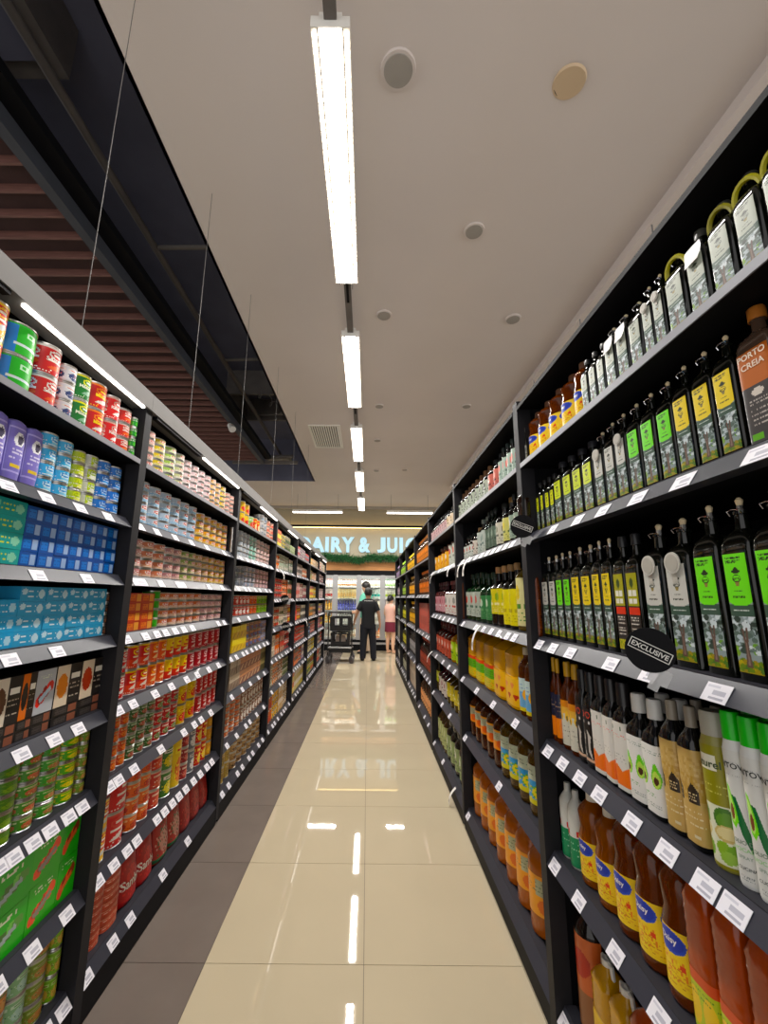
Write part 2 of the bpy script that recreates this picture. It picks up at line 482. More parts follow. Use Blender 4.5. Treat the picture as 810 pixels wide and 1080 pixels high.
TAGPX = {('L', 0): {1: [12, 53, 88, 117], 2: [44, 95], 3: [15, 64], 4: [27, 61, 86], 5: [2, 18, 39, 57, 76, 90], 6: [0, 38, 74], 7: [52, 72]},
         ('L', 1): {1: [147, 168, 187, 204, 220, 238], 2: [(150, 1), 172, (193, 1), 222, 236], 3: [129, 156, 168, 177, 187, 196, 205, 232, 238], 4: [120, 143, 166, 183, 199, 210, 222, 232],
                    5: [110, 128, 144, 172, 196, 207, 214, 224], 6: [99, 123, 137, 147, 168, 176, 184, 191, 198, 206, 213, 220, 225], 7: [94, 122, 140, 174, 200]},
         ('R', 0): {1: [580, 606, 632, 668, 715, 795], 2: [566, 580, 598, 640, 680, 750], 3: [575, 590, 608, 628, 662, 698, 738, 768], 4: [582, 607, 645, 690, 740], 5: [588]},
         ('R', 1): {1: [486, 494, 500, 506, 512, 518, 524, 531, 538], 2: [487, 500, 508, 516, 524, 533, 540], 3: [486, 501, 518, 541], 4: [489, 524], 5: [492]},
         ('R', 2): {1: [455, 462, 470], 2: [456, 459, 463, 467, 472, 476], 3: [459, 466, 472, 478], 4: [456, 465, 473], 5: [457, 466]}}
for side in 'LR':
    for k in range(7):
        zs = shelf_z(side, k)
        tags = {}
        X0 = XL if side == 'L' else XR
        y0 = (UP[k - 1] + UW / 2 if k else .42) + .03
        y1 = UP[k] - UW / 2 - .03
        for si in range(1, len(zs)):
            sp = TAGPX.get((side, k), {}).get(si)
            if sp:
                lst = [(along(q[0] if isinstance(q, tuple) else q, X0, zs[si] + .018), q[1] if isinstance(q, tuple) else 0) for q in sp]
                tags[si] = [(min(max(y, y0), y1), kd) for y, kd in lst]
            elif k:
                n = R.randint(4, 9) if side == 'L' else R.randint(3, 6)
                tags[si] = [(y0 + (y1 - y0) * (i + R.uniform(.25, .75)) / n, 0) for i in range(n)]
        make_bay(side, k, tags)
# white end panels
for side, x in (('L', XL), ('R', XR)):
    s = -1 if side == 'L' else 1
    xa, xb = x, x + s * (DEPTH + .02)
    o = MB().box(min(xa, xb), UP[6] + .03, .02, max(xa, xb), UP[6] + .06, 2.0, 'white').obj('end_panel')
    tag(o, 'white end panel closing the %s shelf run' % ('can' if side == 'L' else 'oil'), 'panel')
# hanging cables above the header
cab = [('L', 1.16, XL - .02), ('L', 1.95, XL - .02), ('L', 2.75, XL - .02), ('L', 3.75, XL - .02), ('L', 4.75, XL - .02), ('L', 5.9, XL - .02)]
for i, (sd, y, x) in enumerate(cab):
    o = MB().tube([(x, y, TOPZ + .022), (x - .0, y, 4.35)], .0014, 'steel', n=5).obj('suspension_cable')
    tag(o, '%s thin steel cable rising from the can shelf header into the void' % ORD[i], 'cable', 'suspension cables over the can shelves')
for i, y in enumerate((.78, 1.1, 1.45)):
    o = MB().tube([(XR + .04, y, TOPZ - .02), (XR + .04, y, TOPZ + .05)], .0018, 'steel', n=5).obj('wire_hook')
    tag(o, '%s thin wire standing on top of the oil shelves' % ORD[i], 'wire', 'wires over the oil shelves')

# ------------------------------------------------------------------ printed art for packs
FONT = {c: r for c, r in zip('ABCDEFGHIJKLMNOPQRSTUVWXYZ0123456789', '''
0E11111F111111 1E11111E11111E 0E11101010110E 1E11111111111E 1F10101E10101F 1F10101E101010 0E11101713110F 1111111F111111 0E04040404040E 0702020202120C
11121418141211 1010101010101F 111B1511111111 11191513111111 0E11111111110E 1E11111E101010 0E11111115120D 1E11111E141211 0F10100E01011E 1F040404040404
1111111111110E 11111111110A04 1111111115150A 11110A040A1111 11110A04040404 1F01020408101F 0E11131519110E 040C040404040E 0E11010204081F 1F02040201110E
02060A121F0202 1F101E0101110E 0608101E11110E 1F010204080808 0E11110E11110E 0E11110F01020C'''.split())}

class Art:
    """a small grid of printed colour cells; row 0 is the bottom"""
    def __init__(self, w, h, bg):
        self.w, self.h = w, h
        self.a = np.zeros((h, w, 3), dtype=np.float32)
        self.a[:] = lin(bg)
        self.X, self.Y = np.meshgrid((np.arange(w) + .5) / w, (np.arange(h) + .5) / h)
    def rect(self, x0, y0, x1, y1, c):
        self.a[(self.X >= x0) & (self.X <= x1) & (self.Y >= y0) & (self.Y <= y1)] = lin(c); return self
    def ell(self, cx, cy, rx, ry, c):
        self.a[((self.X - cx) / rx) ** 2 + ((self.Y - cy) / ry) ** 2 <= 1] = lin(c); return self
    def poly(self, pts, c):
        ins = np.zeros(self.X.shape, bool)
        n = len(pts)
        for i in range(n):
            (xa, ya), (xb, yb) = pts[i], pts[(i + 1) % n]
            if ya == yb: continue
            cond = ((self.Y < ya) != (self.Y < yb)) & (self.X < (xb - xa) * (self.Y - ya) / (yb - ya) + xa)
            ins ^= cond
        self.a[ins] = lin(c); return self
    def speck(self, x0, y0, x1, y1, cols, dens=.6, seed=1, size=1):
        rg = random.Random(seed)
        i0, i1, j0, j1 = int(x0 * self.w), int(x1 * self.w), int(y0 * self.h), int(y1 * self.h)
        for j in range(j0, j1, size):
            for i in range(i0, i1, size):
                if rg.random() < dens:
                    self.a[j:j + size, i:i + size] = lin(rg.choice(cols))
        return self
    def text(self, cx, cy, s, c, scale=1):
        """s in a 5x7 face, cells of 'scale', centred on (cx, cy)"""
        tw = (6 * len(s) - 1) * scale
        x = int(cx * self.w - tw / 2); y = int(cy * self.h + 3.5 * scale)
        for ch in s:
            g = FONT.get(ch)
            if g:
                for r in range(7):
                    bits = int(g[2 * r:2 * r + 2], 16)
                    for k in range(5):
                        if bits >> (4 - k) & 1:
                            ya, xa = y - r * scale - scale, x + k * scale
                            if ya >= 0 and xa >= 0:
                                self.a[ya:ya + scale, xa:xa + scale] = lin(c)
            x += 6 * scale
        return self
    def lines(self, x0, x1, ys, c, seed=3, dens=.75):
        rg = random.Random(seed)
        for y in ys:
            j = min(int(y * self.h), self.h - 1)
            for i in range(int(x0 * self.w), int(x1 * self.w)):
                if rg.random() < dens:
                    self.a[j, i] = lin(c)
        return self

# ------------------------------------------------------------------ lofted pack bodies
def ring(rx, ry, e, n):
    out = []
    for k in range(n):
        a = 2 * math.pi * (k + .5) / n - math.pi / 2
        c, s = math.cos(a), math.sin(a)
        out.append((rx * math.copysign(abs(c) ** (2 / e), c), ry * math.copysign(abs(s) ** (2 / e), s)))
    return out

def loft(sec, n=20, mat='print', col=(1, 1, 1)):
    """sec: (z, rx, ry, exponent)"""
    mb = MB()
    v, f = [], []
    for (z, rx, ry, e) in sec:
        v += [(x, y, z) for x, y in ring(rx, ry, e, n)]
    for i in range(len(sec) - 1):
        for k in range(n):
            f.append((i * n + k, i * n + (k + 1) % n, (i + 1) * n + (k + 1) % n, (i + 1) * n + k))
    f.append(tuple(range(n - 1, -1, -1)))
    f.append(tuple((len(sec) - 1) * n + k for k in range(n)))
    mb.add(v, f, mat, col, True)
    return mb

def sec_at(sec, z):
    for a, b in zip(sec, sec[1:]):
        if a[0] <= z <= b[0] and b[0] > a[0]:
            t = (z - a[0]) / (b[0] - a[0])
            return tuple(a[i] + t * (b[i] - a[i]) for i in range(4))
    return sec[-1]

def wrap(sec, z0, z1, art, span=200, off=.0006, mat='print', shape=None):
    """printed label on the front (-Y) of a lofted body; span in degrees of arc"""
    mb = MB()
    H, W = art.h, art.w
    grid = []
    for j in range(H + 1):
        z = z0 + (z1 - z0) * j / H
        _, rx, ry, e = sec_at(sec, z)
        # arc-length parametrisation over the angular span
        N = 160
        pts = []
        for k in range(N + 1):
            a = math.radians(-90 - span / 2 + span * k / N)
            c, s = math.cos(a), math.sin(a)
            pts.append(((rx + off) * math.copysign(abs(c) ** (2 / e), c), (ry + off) * math.copysign(abs(s) ** (2 / e), s)))
        d = [0]
        for p, q in zip(pts, pts[1:]):
            d.append(d[-1] + math.hypot(q[0] - p[0], q[1] - p[1]))
        row, m = [], 0
        for i in range(W + 1):
            t = d[-1] * i / W
            while m < N - 1 and d[m + 1] < t:
                m += 1
            u = 0 if d[m + 1] == d[m] else (t - d[m]) / (d[m + 1] - d[m])
            row.append((pts[m][0] + (pts[m + 1][0] - pts[m][0]) * u, pts[m][1] + (pts[m + 1][1] - pts[m][1]) * u, z))
        grid.append(row)
        if j == 0 and all(abs(sec_at(sec, z0)[q] - sec_at(sec, z0 + (z1 - z0) * g / 8)[q]) < 1e-6 for q in (1, 2, 3) for g in range(1, 9)):
            base = row
            grid = [[(x, y, z0 + (z1 - z0) * jj / H) for x, y, _ in base] for jj in range(H + 1)]
            break
    v = [p for row in grid for p in row]
    f, c = [], []
    for j in range(H):
        for i in range(W):
            if shape and not shape((i + .5) / W, (j + .5) / H):
                continue
            q = j * (W + 1) + i
            f.append((q, q + 1, q + W + 2, q + W + 1))
            c.append(tuple(art.a[j, i]))
    mb.add(v, f, mat, c, True)
    return mb

TXT = {}
def text2d(s, bold=.018):
    """outline of a word as flat triangles, cap height 1, centred on x"""
    key = (s, bold)
    if key in TXT:
        return TXT[key]
    cu = bpy.data.curves.new('word', 'FONT')
    cu.body = s; cu.size = 1; cu.offset = bold; cu.resolution_u = 3
    ob = bpy.data.objects.new('word', cu)
    COL.objects.link(ob)
    me = ob.evaluated_get(bpy.context.evaluated_depsgraph_get()).to_mesh()
    v = [(p.co.x, p.co.y) for p in me.vertices]
    f = [tuple(p.vertices) for p in me.polygons]
    n0 = me.polygons[0].normal.z if f else 1
    if n0 < 0:
        f = [tuple(reversed(q)) for q in f]
    ob.evaluated_get(bpy.context.evaluated_depsgraph_get()).to_mesh_clear()
    bpy.data.objects.remove(ob); bpy.data.curves.remove(cu)
    x0, x1 = min(p[0] for p in v), max(p[0] for p in v)
    y0, y1 = min(p[1] for p in v), max(p[1] for p in v)
    k = 1 / (y1 - y0)
    TXT[key] = ([((x - (x0 + x1) / 2) * k, (y - y0) * k) for x, y in v], f, (x1 - x0) * k)
    return TXT[key]
for w_ in ('EXCLUSIVE', 'Daisy', 'ANTOVA', 'OLIO DI', 'AVOCADO', 'SPRAY', 'CUCINA', 'Naturel', 'PORTO', 'CREIA', 'SARA', 'KING', 'MEGA', 'MEG', 'Sambal', 'Ayam'):
    text2d(w_)
for w_ in 'DAIRY&JUCE':
    text2d(w_, .045)

def text_on(sec, z, hgt, s, col, deg=0.0, off=.0014, slope=0.0):
    """a word bent round a lofted body, deg turned to the right of the front"""
    v, f, w = text2d(s)
    out = []
    for x, y in v:
        zz = z + y * hgt + slope * x * hgt
        _, rx, ry, e = sec_at(sec, zz)
        if e > 3:
            out.append((x * hgt, -ry - off, zz))
        else:
            a = math.radians(-90 + deg) + x * hgt / rx
            out.append(((rx + off) * math.cos(a), (ry + off) * math.sin(a), zz))
    return MB().add(out, f, 'print', lin(col))

class Pack:
    """a product: named parts in one local frame, front towards -Y, standing on z = 0"""
    def __init__(self, name, desc, cat, w, d, h, parts):
        self.name, self.desc, self.cat, self.w, self.d, self.h, self.parts = name, desc, cat, w, d, h, parts
        self._m = None; self._one = None
    def put(self, loc, rz, label, group, split=True, name=None):
        nm = name or self.name
        if split and len(self.parts) > 1:
            if self._m is None:
                self._m = [(n, mb.mesh(n)) for n, mb in self.parts]
            e = empty(nm, loc, rz, label, self.cat, group)
            for n, me in self._m:
                inst(n, me, e)
            return e
        if self._one is None:
            mb = MB()
            for _, p in self.parts:
                mb.join(p)
            self._one = mb.mesh(nm)
        return tag(inst(nm, self._one, None, loc, rz), label, self.cat, group)

def can(r, h, art, name='food_can', desc='can', cat='can', lidcol=None, words=()):
    k = .965
    sec = [(0, r * .95, r * .95, 2), (.0015, r, r, 2), (.0035, r, r, 2), (.0045, r * k, r * k, 2), (h - .0045, r * k, r * k, 2), (h - .0035, r, r, 2), (h - .001, r, r, 2), (h, r * .97, r * .97, 2)]
    body = loft(sec, 22, 'tin')
    if lidcol:
        body = loft(sec, 22, 'print', lin(lidcol))
    return lettered(Pack(name, desc, cat, 2 * r, 2 * r, h, [('tin_body', body), ('label', wrap(sec, .0055, h - .0055, art, 250))]), sec, [(z * h, hh * h, s_, c, d) for z, hh, s_, c, d in words])

def carton(w, d, h, art, side, top, name='food_carton', desc='carton', cat='carton', mat='print'):
    mb = MB()
    x0, y0 = -w / 2, -d / 2
    H, W = art.h, art.w
    v = [(x0 + w * i / W, y0, h * j / H) for j in range(H + 1) for i in range(W + 1)]
    f, c = [], []
    for j in range(H):
        for i in range(W):
            q = j * (W + 1) + i
            f.append((q, q + 1, q + W + 2, q + W + 1)); c.append(tuple(art.a[j, i]))
    mb.add(v, f, mat, c)
    mb.box(x0, y0, 0, -x0, -y0, h, mat, lin(side), skip=('f', 't'))
    mb.box(x0, y0, 0, -x0, -y0, h, mat, lin(top), skip=('f', 'b', 'k', 'l', 'r'))
    return Pack(name, desc, cat, w, d, h, [('box', mb)])

def tin_box(w, d, h, art, col, name='flat_tin', desc='tin', cat='tin', e=5):
    """rounded rectangular or oval tin, flat"""
    rx, ry = w / 2, d / 2
    sec = [(0, rx * .96, ry * .96, e), (.0015, rx, ry, e), (.004, rx, ry, e), (.005, rx * .975, ry * .975, e), (h - .005, rx * .975, ry * .975, e), (h - .004, rx, ry, e), (h, rx, ry, e)]
    return Pack(name, desc, cat, w, d, h, [('tin_body', loft(sec, 28, 'print', lin(col))), ('label', wrap(sec, .0055, h - .0055, art, 150))])

def lettered(pk, sec, words):
    for z, hh, s_, col, deg in words:
        pk.parts.append(('lettering', text_on(sec, z, hh, s_, col, deg)))
    return pk

def cap_part(z0, h, r, col, mat='print', e=2, ridge=True):
    sec = [(z0, r, r, e), (z0 + h * .9, r * .97, r * .97, e), (z0 + h, r * .86, r * .86, e)]
    return loft(sec, 16, mat, lin(col))

def square_bottle(w, h, art, name='oil_bottle', desc='bottle', pourer=True, medal=False, ring_handle=None, glass='#0d0f0a', capcol=None, d=None, e=6, tagdrape=False, label_z=(.06, .76), words=(), lspan=42):
    """square shouldered dark bottle with a printed front, arched shoulder and pourer"""
    r = w / 2; d = (d or w) / 2
    hb = h * .80
    sec = [(0, r * .9, d * .9, e), (.004, r, d, e), (hb * .86, r, d, e), (hb * .92, r * .97, d * .97, e * .9), (hb * .97, r * .84, d * .84, e * .7), (hb, r * .62, d * .62, 3), (hb + .006, r * .36, r * .36, 2), (h * .90, r * .32, r * .32, 2), (h * .905, r * .38, r * .38, 2), (h * .92, r * .38, r * .38, 2)]
    parts = [('glass_body', loft(sec, 28, 'glass', lin(glass))), ('label', wrap(sec, hb * label_z[0], hb * .85, art, lspan))]
    if capcol:
        parts.append(('cap', cap_part(h * .905, h * .095, r * .44, capcol)))
    elif pourer:
        p = MB().tube([(0, 0, h * .92), (0, 0, h * .955)], [r * .2, r * .16], 'tin', n=8)
        p.tube([(0, -.0, h * .955), (0, -.0, h * .985), (0, 0, h)], [r * .14, r * .2, r * .1], 'print', lin('#e6d3b0'), n=8)
        parts.append(('pourer', p))
        parts.append(('bail_wire', MB().tube([(-r * .4, -r * .3, h * .90), (-r * .4, -r * .45, h * .925), (0, -r * .5, h * .93), (r * .4, -r * .45, h * .925), (r * .4, -r * .3, h * .90)], .0012, 'chrome', n=5)))
    if ring_handle:
        pts = [(r * .95 * math.cos(a), -r * .35 - .25 * r * math.sin(a), hb * .97 + r * 1.05 * math.sin(a)) for a in [math.pi * i / 10 for i in range(11)]]
        parts.append(('ring_tag', MB().tube(pts, .0045, 'print', lin(ring_handle), n=6)))
    if medal:
        m = MB()
        z, yy, rr = hb * .86, -d - .003, r * .62
        m.tube([(0, yy, z), (0, yy - .002, z)], [rr, rr * .98], 'print', lin('#c9c6bd'), n=20)
        m.tube([(0, yy - .002, z), (0, yy - .0028, z)], [rr * .78, rr * .78], 'print', lin('#b3afa5'), n=20)
        m.add([(-rr * .35, yy + .001, z - rr * .7), (rr * .35, yy + .001, z - rr * .7), (rr * .3, yy + .001, z - rr * 2.0), (0, yy + .001, z - rr * 1.7), (-rr * .3, yy + .001, z - rr * 2.0)], [(0, 4, 3, 2, 1)], 'print', lin('#bdb9ae'))
        parts.append(('medal_tag', m))
    if tagdrape:
        m = MB()
        z = hb * 1.02
        v = []
        for i in range(6):
            t = i / 5
            for s_ in (-1, 1):
                v.append((s_ * r * (.45 + .35 * math.sin(t * 2.6)), -d * (.45 + .75 * min(1, t * 1.6)) - .004 * math.sin(t * 7), z + h * .02 - h * .24 * t * t))
        m.add(v, [(2 * i, 2 * i + 1, 2 * i + 3, 2 * i + 2) for i in range(5)], 'print', lin('#e8e6e2'), True)
        parts.append(('paper_tag', m))
    return lettered(Pack(name, desc, 'bottle', w, 2 * d, h, parts), sec, [(z * h, hh * h, s_, c, g) for z, hh, s_, c, g in words])

def round_bottle(r, h, art, name='oil_bottle', desc='bottle', glass='#7a3a0c', mat='oil', cap='#c9c4ba', lz=(.06, .45), neck=.33, shoulder=.72, waist=0.0, span=200, caph=.08, capr=None, e=2.0, d=None, full=None, neck_h=.9, words=()):
    """bottle with a rounded shoulder; lz label zone as share of height; waist pinches the body above the label"""
    d = d or r
    k = d / r
    zs = h * shoulder
    sec = [(0, r * .82, d * .82, e), (.006, r * .98, d * .98, e), (.012, r, d, e), (h * (lz[1] + .02), r, d, e)]
    if waist:
        zm = h * (lz[1] + .02) + (zs - h * (lz[1] + .02)) * .4
        sec += [(zm, r * (1 - waist), d * (1 - waist), e)]
    sec += [(zs, r * .97, d * .97, e), (zs + h * .05, r * .82, d * .82, e), (zs + h * .10, r * .55, d * .55, 2), (zs + h * .14, r * neck, r * neck, 2), (h * neck_h + .001, r * neck, r * neck, 2)]
    sec = [s for i, s in enumerate(sec) if i == 0 or s[0] > sec[i - 1][0] + 1e-4]
    body = loft(sec, 24, mat, lin(glass))
    cz = sec[-1][0] - .004
    parts = [('bottle_body', body), ('label', wrap(sec, h * lz[0], h * lz[1], art, span)), ('cap', cap_part(cz, h - cz, capr or r * neck * 1.25, cap))]
    if full:
        for n_, z0_, z1_, a_ in full:
            parts.append((n_, wrap(sec, h * z0_, h * z1_, a_, span)))
    return lettered(Pack(name, desc, 'bottle', 2 * r, 2 * d, h, parts), sec, [(z * h, hh * h, s_, c, g) for z, hh, s_, c, g in words])

def spray_can(r, h, art, cap, capfrac=.17, name='spray_bottle', desc='bottle', shoulder='#e8e8e4', words=()):
    zb = h * (1 - capfrac)
    sec = [(0, r * .92, r * .92, 2), (.004, r, r, 2), (zb * .93, r, r, 2), (zb * .985, r * .86, r * .86, 2), (zb, r * .84, r * .84, 2)]
    c2 = [(zb, r * .86, r * .86, 2), (h * .985, r * .84, r * .84, 2), (h, r * .76, r * .76, 2)]
    return lettered(Pack(name, desc, 'bottle', 2 * r, 2 * r, h, [('body', loft(sec, 28, 'print', lin(shoulder))), ('label', wrap(sec, .006, zb * .93, art, 230)), ('cap', loft(c2, 20, 'print', lin(cap)))]), sec, [(z * h, hh * h, s_, c, g) for z, hh, s_, c, g in words])

def jug(w, d, h, art, oil='#c9820c', cap='#d8a51c', name='oil_jug', desc='jug', lz=(.06, .42)):
    """five litre jug: squarish body, grip waist with ribs and a handle"""
    r, q = w / 2, d / 2
    sec = [(0, r * .9, q * .9, 4), (.008, r, q, 4), (h * .45, r, q, 4)]
    for i in range(5):
        z = h * (.47 + .07 * i)
        sec += [(z, r * .965, q * .965, 4), (z + h * .035, r, q, 4)]
    sec += [(h * .86, r * .75, q * .75, 3), (h * .92, r * .35, r * .35, 2), (h * .955, r * .28, r * .28, 2)]
    parts = [('bottle_body', loft(sec, 24, 'oilgold', lin(oil))), ('label', wrap(sec, h * lz[0], h * lz[1], art, 150)), ('cap', cap_part(h * .94, h * .06, r * .34, cap))]
    parts.append(('handle', MB().tube([(-r * .6, 0, h * .86), (-r * .5, 0, h * .97), (0, 0, h * .99), (r * .5, 0, h * .97), (r * .6, 0, h * .86)], .006, 'print', lin(cap), n=6)))
    return Pack(name, desc, 'oil jug', w, d, h, parts)

def pouch(w, d, h, art, back, name='food_pouch', desc='pouch', words=()):
    """stand-up pouch: full bottom, pinched flat top"""
    r, q = w / 2, d / 2
    sec = [(0, r * .88, q * .8, 2.4), (h * .08, r, q, 2.4), (h * .35, r * 1.0, q * .95, 2.4), (h * .7, r * .96, q * .5, 2.6), (h * .9, r * .93, q * .12, 3), (h, r * .93, q * .05, 3)]
    pk = Pack(name, desc, 'pouch', w, d, h, [('bag', loft(sec, 24, 'print', lin(back))), ('label', wrap(sec, h * .04, h * .97, art, 160))])
    for z, hh, s_, c in words:
        v, f, _ = text2d(s_)
        pts = []
        for x, y in v:
            zz = (z + y * hh) * h
            _, rx, ry, e = sec_at(sec, zz)
            xx = x * hh * h
            pts.append((xx, -ry * max(0, 1 - abs(xx / rx) ** e) ** (1 / e) - .002, zz))
        pk.parts.append(('lettering', MB().add(pts, f, 'print', lin(c))))
    return pk

# ------------------------------------------------------------------ product designs: f(w, h) -> Pack
def two(a, f):
    for u in (.12, .5, .88):
        f(a, u)
    return a

def tuna(desc, bg, band='#f2efe9', logo='#c4352b', food=None, name='tuna_can', split_bg=None, low=None):
    def make(w, h):
        a = Art(42, 14, bg)
        if split_bg:
            a.rect(0, 0, .36, 1, split_bg).rect(.7, 0, 1, 1, split_bg)
        if low:
            a.rect(0, 0, 1, .34, low)
        def one(a, u):
            a.ell(u, .62, .13, .26, band); a.ell(u, .64, .105, .19, logo); a.rect(u - .07, .58, u + .07, .7, band)
            if food:
                a.ell(u + .02, .2, .12, .2, food)
        two(a, one)
        a.lines(.2, .8, (.1, .36), '#f5f2ea', seed=len(desc), dens=.45)
        return can(w / 2 * .985, h * .99, a, name, desc)
    make.w = None
    return make

def sardine(desc, bg, c2='#f0c419', c3='#f4f0e8', word='', name='sardine_can', lower=None, fish='#cfd2d2'):
    def make(w, h):
        a = Art(48, 26, bg)
        if lower: a.rect(0, 0, 1, .4, lower)
        a.rect(0, .93, 1, 1, c2)
        def one(a, u):
            a.ell(u, .72, .13, .15, c2); a.ell(u, .72, .10, .10, bg); a.rect(u - .07, .69, u + .07, .75, c3)
            a.poly([(u - .14, .2), (u - .04, .34), (u + .1, .42), (u + .14, .34), (u + .02, .18)], fish)
            a.rect(u - .13, .48, u + .13, .54, c3)
        two(a, one)
        a.lines(.1, .9, (.06, .12), c3, dens=.5)
        return can(w / 2 * .985, h * .99, a, name, desc, words=([(.46, .13, word, c3, -12), (.46, .13, word, c3, -95)] if word else ()))
    return make

def plain_can(desc, cols, name='soup_can', word='', seed=0, panel=None):
    """cols: (background, picture, band, accent)"""
    bg, pic, band, acc = cols
    def make(w, h):
        a = Art(42, 22, bg)
        if panel: a.rect(.33, 0, .66, 1, panel)
        def one(a, u):
            if panel: return
            a.ell(u, .34, .15, .26, pic); a.rect(u - .16, .66, u + .16, .84, band); a.rect(u - .11, .71, u + .11, .78, acc)
        two(a, one)
        if not panel: a.speck(0, .1, 1, .55, [pic, bg, acc, band], .18, seed + len(desc))
        else: a.rect(.30, .28, .66, .38, '#d6e6e6').rect(.42, .62, .54, .82, '#bfe9c4').rect(.45, .68, .51, .77, panel)
        a.rect(0, .95, 1, 1, band)
        if word: a.text(.5, .75, word, acc)
        return can(w / 2 * .985, h * .99, a, name, desc)
    return make

def shade(c, f):
    c = c.lstrip('#')
    return '#' + ''.join('%02x' % max(0, min(255, int(int(c[i:i + 2], 16) * f))) for i in (0, 2, 4))

def boxed(desc, bg, top=None, cols=('#ffffff', '#d03a2a'), d=.1, name='fish_tin', seed=0, word='', style=0):
    def make(w, h):
        W = 28; H = max(10, int(28 * h / w))
        a = Art(W, H, bg)
        if style == 0:
            a.rect(.1, .2, .55, .8, cols[0]).rect(.62, .15, .92, .85, cols[1]); a.lines(.14, .5, (.35, .6), bg, seed, .6)
        elif style == 1:
            a.ell(.8, .5, .12, .3, cols[0]); a.ell(.15, .65, .1, .22, cols[0]); a.lines(.3, .65, (.3, .65), cols[1], seed, .6)
        elif style == 2:
            a.rect(0, .0, .5, 1, cols[0]).ell(.25, .5, .2, .3, cols[1]).rect(.56, .62, .94, .76, '#f1ece2'); a.lines(.56, .95, (.5, .4, .2), '#b9aea0', seed, .6)
        elif style == 3:
            rg = random.Random(seed + 1)
            for i in range(7):
                u = .2 + .1 * i
                a.ell(u, .28 + .055 * i + rg.uniform(-.04, .04), .13, .13, rg.choice([cols[1], shade(cols[1], .75), shade(cols[1], 1.3)]))
            a.poly([(.2, .34), (.75, .6), (.82, .5), (.3, .24)], cols[0]); a.lines(.2, .8, (.86, .8), '#dfe8d0', seed, .5)
        elif style == 4:
            a.rect(0, .55, 1, 1, cols[0]).poly([(.1, .1), (.7, .5), (.9, .45), (.4, .08)], cols[1]); a.lines(.1, .9, (.7, .8), bg, seed, .6)
        if word: a.text(.5, .5, word, '#f4f0e8')
        return carton(w * .985, d, h * .985, a, bg, top or bg, name, desc, 'carton' if 'carton' in name else 'tin')
    return make

def oval(desc, bg, c2, name='oval_tin'):
    def make(w, h):
        a = Art(30, 34, bg)
        a.rect(.1, .12, .9, .9, c2); a.rect(.14, .15, .86, .87, bg); a.ell(.5, .7, .2, .12, '#f2f2f5'); a.ell(.54, .7, .12, .08, '#3a3550')
        a.lines(.25, .75, (.52, .46, .38), '#d9d3ee', 2, .7); a.rect(.3, .2, .7, .26, '#e0c23a')
        sec = [(0, w * .3, .018, 2.4), (.006, w * .44, .022, 3), (h * .25, w * .485, .024, 3), (h * .75, w * .485, .024, 3), (h - .006, w * .44, .022, 3), (h, w * .3, .018, 2.4)]
        return Pack(name, desc, 'tin', w, .05, h, [('tin_body', loft(sec, 28, 'print', lin('#8f86c9'))), ('label', wrap(sec, h * .04, h * .96, a, 165))])
    return make

def flat_stack(desc, bg, c2, name='flat_tin'):
    def make(w, h):
        a = Art(30, 8, bg)
        a.rect(0, .87, 1, 1, '#e0b090').rect(.1, .2, .45, .7, c2).rect(.55, .25, .9, .65, '#d08a70').lines(.15, .4, (.45,), '#f3e6d2', 3, .6)
        return tin_box(w * .98, .075, h * .97, a, bg, name, desc, e=2.6)
    return make

def bag(desc, bg, c2, c3, word=''):
    def make(w, h):
        a = Art(44, 44, bg)
        a.ell(.55, .4, .3, .25, c2); a.speck(.1, .1, .95, .75, [bg, c2, c3], .3, len(desc), 2); a.rect(0, .88, 1, 1, c3); a.rect(0, 0, 1, .1, c3)
        return pouch(w * .97, .07, h * .98, a, bg, 'food_pouch', desc, [(.3, .16, word, '#f5efe6')] if word else ())
    return make

# --- oil side
ART_CACHE = {}
def tree_art(top, top2='#1d2a16'):
    if top in ART_CACHE:
        return ART_CACHE[top]
    a = Art(44, 110, '#8c9998')
    rg = random.Random(8)
    a.rect(0, 0, 1, .09, '#9c8d30')
    for i in range(26):
        a.ell(rg.random(), rg.uniform(.02, .10), .12, .018, rg.choice(['#b3a238', '#66802c', '#968534', '#4d7030']))
    a.ell(.85, .2, .16, .05, '#6f9a3e').ell(.05, .18, .14, .05, '#7aa040')
    for i in range(60):
        a.ell(rg.random(), rg.uniform(.17, .50), rg.uniform(.08, .2), rg.uniform(.012, .03), rg.choice(['#36463d', '#66766f', '#2b3a32', '#b4c0c4', '#cdd6d8', '#54655c']))
    a.poly([(.36, .05), (.42, .2), (.36, .36), (.44, .36), (.48, .26), (.54, .37), (.62, .37), (.56, .2), (.62, .05)], '#5f4a40').poly([(.44, .06), (.46, .26), (.50, .24), (.52, .06)], '#857064')
    a.rect(0, .46, 1, .56, '#3a5244').lines(.18, .86, (.515,), '#d3ddd4', 3, .8)
    a.rect(0, .60, 1, 1, top); a.ell(.5, .605, .52, .055, top)
    a.lines(.1, .78, (.965, .955, .945), top2, 5, .75); a.lines(.1, .6, (.93, .92), top2, 6, .7)
    a.ell(.5, .845, .19, .017, top2).ell(.5, .86, .11, .018, top2).rect(.46, .87, .54, .885, top2)
    a.ell(.5, .785, .18, .032, top2).ell(.5, .787, .155, .025, top).lines(.38, .62, (.79, .78), top2, 7, .5)
    a.poly([(.4, .755), (.6, .755), (.55, .715), (.45, .715)], '#8a7c4a')
    a.lines(.34, .68, (.675,), top2, 8, .6); a.lines(.24, .78, (.635, .625), top2, 9, .6)
    ART_CACHE[top] = a
    return a

